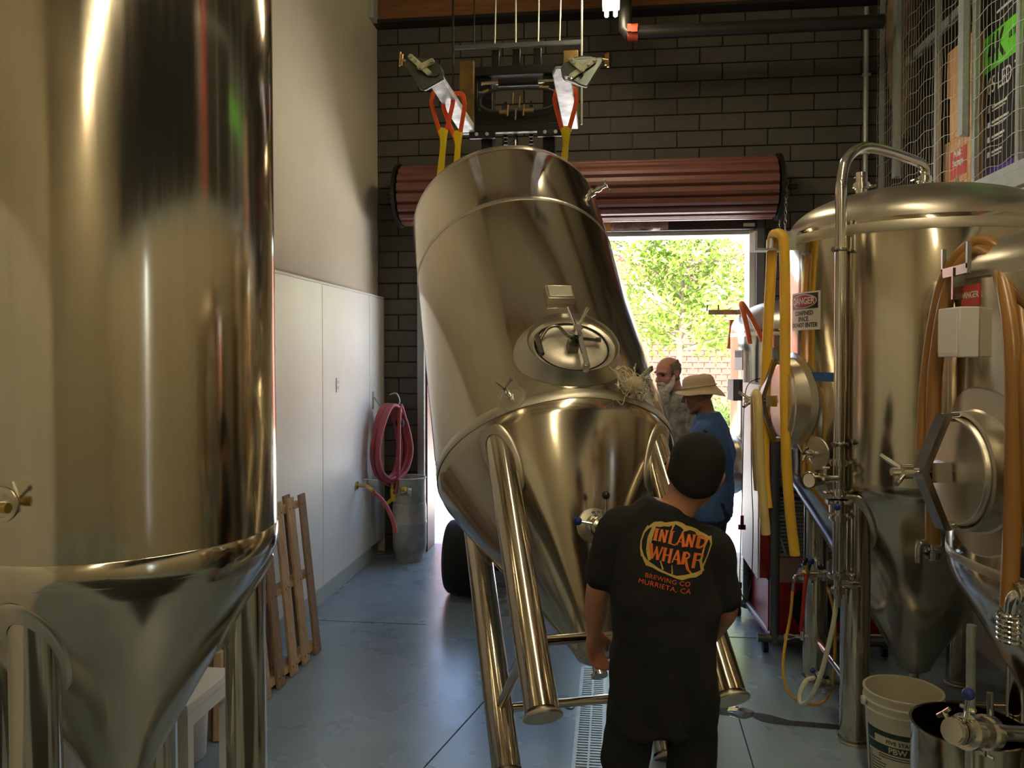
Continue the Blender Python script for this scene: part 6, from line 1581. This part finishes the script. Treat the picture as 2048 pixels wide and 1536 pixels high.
for i in range(5):
    for j in range(13):
        a = R(25 + 130 * j / 12); rr_ = 1.0 + 0.17 * i * math.sin((a - R(25)) / R(130) * PI) ** .5 * 1.0
        vs_.append(hm1 @ Vector((0.088 * math.cos(a) * (1 + .05 * i), -0.008 + 0.110 * math.sin(a) * rr_, 0.045 - 0.005 * i - 0.010 * (j - 6) ** 2 / 36 * i / 2)))
m.add(vs_, [(i * 13 + j, i * 13 + j + 1, (i + 1) * 13 + j + 1, (i + 1) * 13 + j) for i in range(4) for j in range(12)]); v_ = m.build('cap_visor', 'cap_black', o, sharp=180); sd = v_.modifiers.new('t', 'SOLIDIFY'); sd.thickness = 0.004

# print on the back of the shirt, laid on the cloth
bvh = BVHTree.FromPolygons([v.co.copy() for v in shirt1.data.vertices], [tuple(p.vertices) for p in shirt1.data.polygons])
PC = P(1346, 1098, T0 - 0.16)                       # centre of the print on the cloth
pr_x = (J['shR'] - J['shL']).normalized(); pr_x = (pr_x * 0.8 + RT * 0.2).normalized()
pr_n = Vector((-0.16, -1, 0.04)).normalized()
pr_u = pr_x.cross(pr_n).normalized(); pr_u = pr_u if pr_u.z > 0 else -pr_u
def lay(polys, name, mt, off):
    """polys: flat outlines (x right, y up in metres) draped on the shirt back"""
    b = bmesh.new()
    for poly in polys:
        f_ = b.faces.new([b.verts.new((x, y, 0)) for x, y in poly])
    bmesh.ops.triangulate(b, faces=b.faces[:])
    for _ in range(2):
        long_ = [e for e in b.edges if e.calc_length() > 0.012]
        if long_: bmesh.ops.subdivide_edges(b, edges=long_, cuts=1); bmesh.ops.triangulate(b, faces=b.faces[:])
    for v in b.verts:
        o_ = PC + pr_x * v.co.x + pr_u * v.co.y + pr_n * 0.3
        loc, nr, i_, d_ = bvh.ray_cast(o_, -pr_n)
        v.co = (loc if loc is not None else PC + pr_x * v.co.x + pr_u * v.co.y) + pr_n * off
    me = bpy.data.meshes.new(name); b.to_mesh(me); b.free()
    o_ = put(name, me, mt, shirt1, 180); return o_
S_ = 0.00115       # one unit of the drawing in metres
def U(pts, ox=0, oy=0): return [((x + ox) * S_, (y + oy) * S_) for x, y in pts]
def stroke(x0, y0, x1, y1, w0, w1=None):
    w1 = w0 if w1 is None else w1
    d = Vector((x1 - x0, y1 - y0)); n = Vector((-d.y, d.x)).normalized()
    return [(x0 + n.x * w0 / 2, y0 + n.y * w0 / 2), (x1 + n.x * w1 / 2, y1 + n.y * w1 / 2), (x1 - n.x * w1 / 2, y1 - n.y * w1 / 2), (x0 - n.x * w0 / 2, y0 - n.y * w0 / 2)]
def arc(cx, cy, rx, ry, a0, a1, w_, n=10):
    out = []
    for i in range(n):
        t0, t1 = R(a0 + (a1 - a0) * i / n), R(a0 + (a1 - a0) * (i + 1) / n)
        out.append([(cx + rx * math.cos(t0), cy + ry * math.sin(t0)), (cx + rx * math.cos(t1), cy + ry * math.sin(t1)), (cx + (rx - w_) * math.cos(t1), cy + (ry - w_) * math.sin(t1)), (cx + (rx - w_) * math.cos(t0), cy + (ry - w_) * math.sin(t0))])
    return out
# barrel emblem, gold: a ragged outline band with stave marks
def band(top, thick):
    return [[(x0, y0), (x1, y1), (x1, y1 - t1), (x0, y0 - t0)] for (x0, y0, t0), (x1, y1, t1) in zip(top, top[1:])]
gold = []
gold += band([(-82, 40, 8), (-70, 54, 12), (-50, 60, 16), (-38, 59, 10), (-26, 63, 13), (-8, 68, 9), (8, 66, 12), (22, 60, 15), (34, 59, 9), (48, 55, 8), (62, 47, 15), (80, 42, 14), (92, 38, 8)], 0)
gold += band([(-82, -38, 9), (-68, -50, 16), (-48, -58, 9), (-28, -66, 7), (0, -72, 5), (22, -74, 7), (40, -70, 13), (60, -64, 11), (76, -58, 14), (90, -50, 12)], 0)
gold += [stroke(-92, 20, -82, 40, 5, 9), stroke(-95, -4, -92, 20, 4, 5), stroke(-92, -24, -95, -4, 5, 4), stroke(-82, -44, -92, -24, 9, 5)]
gold += [stroke(-66, 46, -72, 10, 9, 14), stroke(-72, 10, -70, -26, 14, 12), stroke(-70, -26, -60, -50, 12, 8)]
gold += [stroke(92, 40, 100, 20, 9, 4), stroke(100, 20, 96, -10, 4, 3), stroke(96, -10, 88, -46, 3, 5), stroke(88, 34, 82, 8, 5, 4), stroke(82, 8, 80, -30, 4, 6), stroke(80, -30, 90, -56, 7, 9)]
gold += [stroke(-12, 62, -18, 30, 7, 2), stroke(26, 56, 14, 40, 7, 3), stroke(-30, -44, -18, -66, 3, 5), stroke(4, -48, 10, -72, 2, 4), stroke(48, -50, 62, -66, 3, 6)]
em = lay([U(q) for q in gold], 'barrel_print', 'print_gold', 0.0022)
def glyphs(word, x, y, s_, slope):
    out = []
    for ch, wd in word:
        k = []
        if ch == 'I': k = [stroke(4, 0, 4, 40, 11), stroke(-4, 39, 12, 39, 3), stroke(-4, 1, 12, 1, 3)]
        if ch == 'N': k = [stroke(3, 0, 3, 40, 10, 7), stroke(3, 40, 22, 0, 8, 10), stroke(22, 0, 22, 40, 4, 9), stroke(16, 40, 28, 40, 3)]
        if ch == 'L': k = [stroke(5, 0, 5, 42, 11), stroke(0, 1, 26, -2, 4), stroke(24, -2, 27, 6, 3), stroke(-2, 41, 14, 41, 3)]
        if ch == 'A': k = [stroke(0, 0, 11, 40, 4, 7), stroke(11, 42, 24, -2, 7, 12), stroke(6, 12, 20, 12, 3)]
        if ch == 'D': k = [stroke(5, 0, 5, 40, 12)] + arc(5, 20, 28, 23, -88, 88, 7)
        if ch == 'W': k = [stroke(0, 44, 14, -2, 13, 9), stroke(14, -2, 24, 34, 4, 8), stroke(22, 40, 33, -2, 6, 10), stroke(33, -2, 42, 42, 4, 7), stroke(-6, 44, 8, 44, 3)]
        if ch == 'H': k = [stroke(4, -2, 4, 42, 10), stroke(24, -4, 24, 42, 9), stroke(4, 18, 24, 22, 4), stroke(-2, 41, 10, 41, 3), stroke(18, 41, 30, 41, 3)]
        if ch == 'R': k = [stroke(5, 0, 5, 40, 11)] + arc(8, 29, 17, 13, -90, 90, 6) + [stroke(12, 17, 25, -14, 9, 9), stroke(25, -14, 38, -24, 8, 3)]
        if ch == 'F': k = [stroke(5, -8, 5, 40, 11), stroke(0, 38, 30, 36, 7), stroke(28, 37, 30, 28, 4), stroke(5, 18, 22, 18, 4), stroke(20, 22, 21, 13, 3)]
        for q in k: out.append([((px_ * s_ + x), (py_ * s_ + y + slope * x)) for px_, py_ in q])
        x += wd * s_
    return out
lt = glyphs([('I', 17), ('N', 34), ('L', 30), ('A', 30), ('N', 34), ('D', 34)], -60, 6, 0.82, 0.0) + glyphs([('W', 48), ('H', 34), ('A', 30), ('R', 36), ('F', 30)], -66, -42, 0.84, 0.0)
lay([U(q) for q in lt], 'print_lettering', 'print_orange', 0.0034)
for s_, size, x, y in (('BREWING CO', 0.020, 0.0, -0.106), ('MURRIETA, CA', 0.022, -0.006, -0.128)):
    me = text_mesh(s_, size, Matrix.Identity(4), depth=0, spacing=1.08, sx=1.12)
    b = bmesh.new(); b.from_mesh(me); bmesh.ops.triangulate(b, faces=b.faces[:])
    for v in b.verts:
        o_ = PC + pr_x * (v.co.x + x) + pr_u * (v.co.y + y) + pr_n * 0.3; loc, nr, i_, d_ = bvh.ray_cast(o_, -pr_n)
        v.co = (loc if loc is not None else o_ - pr_n * .3) + pr_n * 0.003
    b.to_mesh(me); b.free(); put('print_lettering', me, 'sling_orange', shirt1, 180)

# ---- man with the sun hat, facing left
T0 = 5.5
fx = Vector((-0.92, 0.28, 0)).normalized()           # the way he faces
hc2 = P(1398, 792, T0)
base = Vector((hc2.x + 0.06, hc2.y, 0)); sd2 = fx.cross(Vector((0, 0, 1)))    # his right
def B(f_, r_, z): return base + fx * f_ + sd2 * r_ + Vector((0, 0, z))
J = dict(shL=B(-0.01, -0.185, 1.40), shR=B(-0.01, 0.185, 1.40), elL=B(0.03, -0.245, 1.10), elR=B(0.03, 0.245, 1.10), wrL=B(0.24, -0.20, 1.02), wrR=B(0.24, 0.20, 1.02), hipL=B(-0.02, -0.09, 0.90), hipR=B(-0.02, 0.09, 0.90), knL=B(0.02, -0.11, 0.48), knR=B(0.0, 0.11, 0.48), anL=B(-0.02, -0.11, 0.085), anR=B(-0.04, 0.12, 0.085), ftL=B(0.15, -0.13, 0.035), ftR=B(0.13, 0.15, 0.035))
for s_ in 'LR': J['hd' + s_] = fx * 1.0 + Vector((0, 0, -0.1)); J['th' + s_] = Vector((0, 0, 1)); J['hc' + s_] = 0.7
J['bow'] = fx * -0.02
hm2 = headm(hc2, fx * 1 + Vector((0, -0.10, -0.14)), (0, 0, 1), 0.98)
p2, body2, shirt2 = person('person in tan sun hat and blue t-shirt standing beside the leaning tank', J, 'skin_dark', 'tee_blue', 'jeans', hm2, sleeve=0.62, short=False, bulk=1.08, shirt_hem=-0.16, seed=4)
m = M(); n = 48; vs_ = []
prof = [(0.075, 0.004, 0.150), (0.30, 0.03, 0.0), ]
rings = [(0.02, 0.145), (0.45, 0.146), (0.80, 0.138), (0.95, 0.118), (1.0, 0.095), (1.06, 0.055), (1.10, 0.048), (1.32, 0.040), (1.5, 0.026), (1.53, 0.022)]
for rr_, z in rings:
    for j in range(n):
        a = 2 * PI * j / n; br = max(0.0, rr_ - 1.08)
        x = 0.089 * rr_ * math.cos(a); y = -0.008 + 0.110 * rr_ * math.sin(a)
        zz = z + br * (0.045 * math.sin(a) ** 3 - 0.055 * (math.sin(a) < 0) * math.sin(a) ** 2 - 0.02 * math.cos(a) ** 2) + 0.004 * noise.noise(Vector((x * 30, y * 30, z * 40)))
        vs_.append(hm2 @ Vector((x, y, zz)))
m.add(vs_, [(i * n + j, i * n + (j + 1) % n, (i + 1) * n + (j + 1) % n, (i + 1) * n + j) for i in range(len(rings) - 1) for j in range(n)]); m.f.append(tuple(range(n)))
ht_ = m.build('sun_hat', 'hat_tan', p2, sharp=180); sd = ht_.modifiers.new('t', 'SOLIDIFY'); sd.thickness = 0.004
m = M(); m.tube([hm2 @ Vector((0.0945 * math.cos(2 * PI * j / 40), -0.008 + 0.1165 * math.sin(2 * PI * j / 40), 0.066)) for j in range(40)], 0.004, 6, closed=True, flat=2); m.build('hat_band', 'hat_tan', ht_)

# ---- bearded man behind
T0 = 6.15
hc3 = P(1337, 748, T0)
fx = Vector((-0.72, -0.52, 0)).normalized(); base = Vector((hc3.x + 0.05, hc3.y + 0.05, 0)); sd2 = fx.cross(Vector((0, 0, 1)))
dz = hc3.z - 1.62
J = dict(shL=B(-0.02, -0.20, 1.40 + dz), shR=B(-0.02, 0.20, 1.40 + dz), elL=B(0.02, -0.27, 1.10 + dz), elR=B(0.02, 0.27, 1.10 + dz), wrL=B(0.22, -0.22, 1.02 + dz), wrR=B(0.22, 0.22, 1.02 + dz), hipL=B(-0.02, -0.09, 0.88 + dz), hipR=B(-0.02, 0.09, 0.88 + dz), knL=B(0.02, -0.11, 0.52), knR=B(0.0, 0.11, 0.52), anL=B(-0.02, -0.11, 0.085), anR=B(-0.04, 0.12, 0.085), ftL=B(0.15, -0.13, 0.035), ftR=B(0.13, 0.15, 0.035))
for s_ in 'LR': J['hd' + s_] = fx * 1.0 + Vector((0, 0, -0.1)); J['th' + s_] = Vector((0, 0, 1)); J['hc' + s_] = 0.7
hm3 = headm(hc3, fx + Vector((0, 0, -0.26)), (0, 0, 1), 1.02)
p3, body3, shirt3 = person('balding person with a white beard and blotched shirt behind the hat wearer', J, 'skin_pale', 'camo', 'jeans', hm3, sleeve=0.62, short=False, bulk=1.1, shirt_hem=-0.16, seed=8)
inv3 = hm3.inverted()
def hair_t(c):
    p = inv3 @ c
    return p.z > -0.055 and p.y < 0.028 and (p.z < 0.085 - 0.2 * max(0, p.y + 0.03)) and p.length < 0.2 and abs(p.x) < 0.0905 and not (abs(p.x) > 0.074 and -0.03 < p.y < 0.01 and p.z < 0.03)
put('hair', shell_of(body3.data, hair_t, 0.006, 0.006, 3), 'hair_grey', p3, 180)
m = M()
def T3_(p): return hm3 @ Vector(p)
for s_ in (-1, 1):
    limb(m, [T3_((s_ * 0.073, 0.012, -0.01)), T3_((s_ * 0.066, 0.035, -0.055)), T3_((s_ * 0.045, 0.068, -0.090)), T3_((0, 0.085, -0.11))], [0.010, 0.020, 0.028, 0.034], 12)
    limb(m, [T3_((0, 0.104, -0.042)), T3_((s_ * 0.02, 0.097, -0.046)), T3_((s_ * 0.036, 0.082, -0.062)), T3_((s_ * 0.04, 0.07, -0.085))], [0.010, 0.011, 0.012, 0.016], 10)
limb(m, [T3_((0, 0.074, -0.095)), T3_((0, 0.080, -0.135)), T3_((0, 0.070, -0.175)), T3_((0, 0.058, -0.205))], [0.044, 0.046, 0.036, 0.018], 16)
bm_ = remeshed(m, 0.0055, 2); folds(bm_, lambda p: 0.005 * noise.noise(p * 70) + 0.004 * noise.noise(Vector((p.x * 120, p.y * 120, p.z * 30))))
put('beard', bm_, 'beard_white', p3, 180)
for s_ in (-1, 1):
    m = M(); limb(m, [T3_((s_ * 0.014, 0.102, 0.033)), T3_((s_ * 0.034, 0.099, 0.039)), T3_((s_ * 0.054, 0.080, 0.030))], [0.004, 0.005, 0.003], 8); m.build('eyebrow', 'hair_grey', p3)
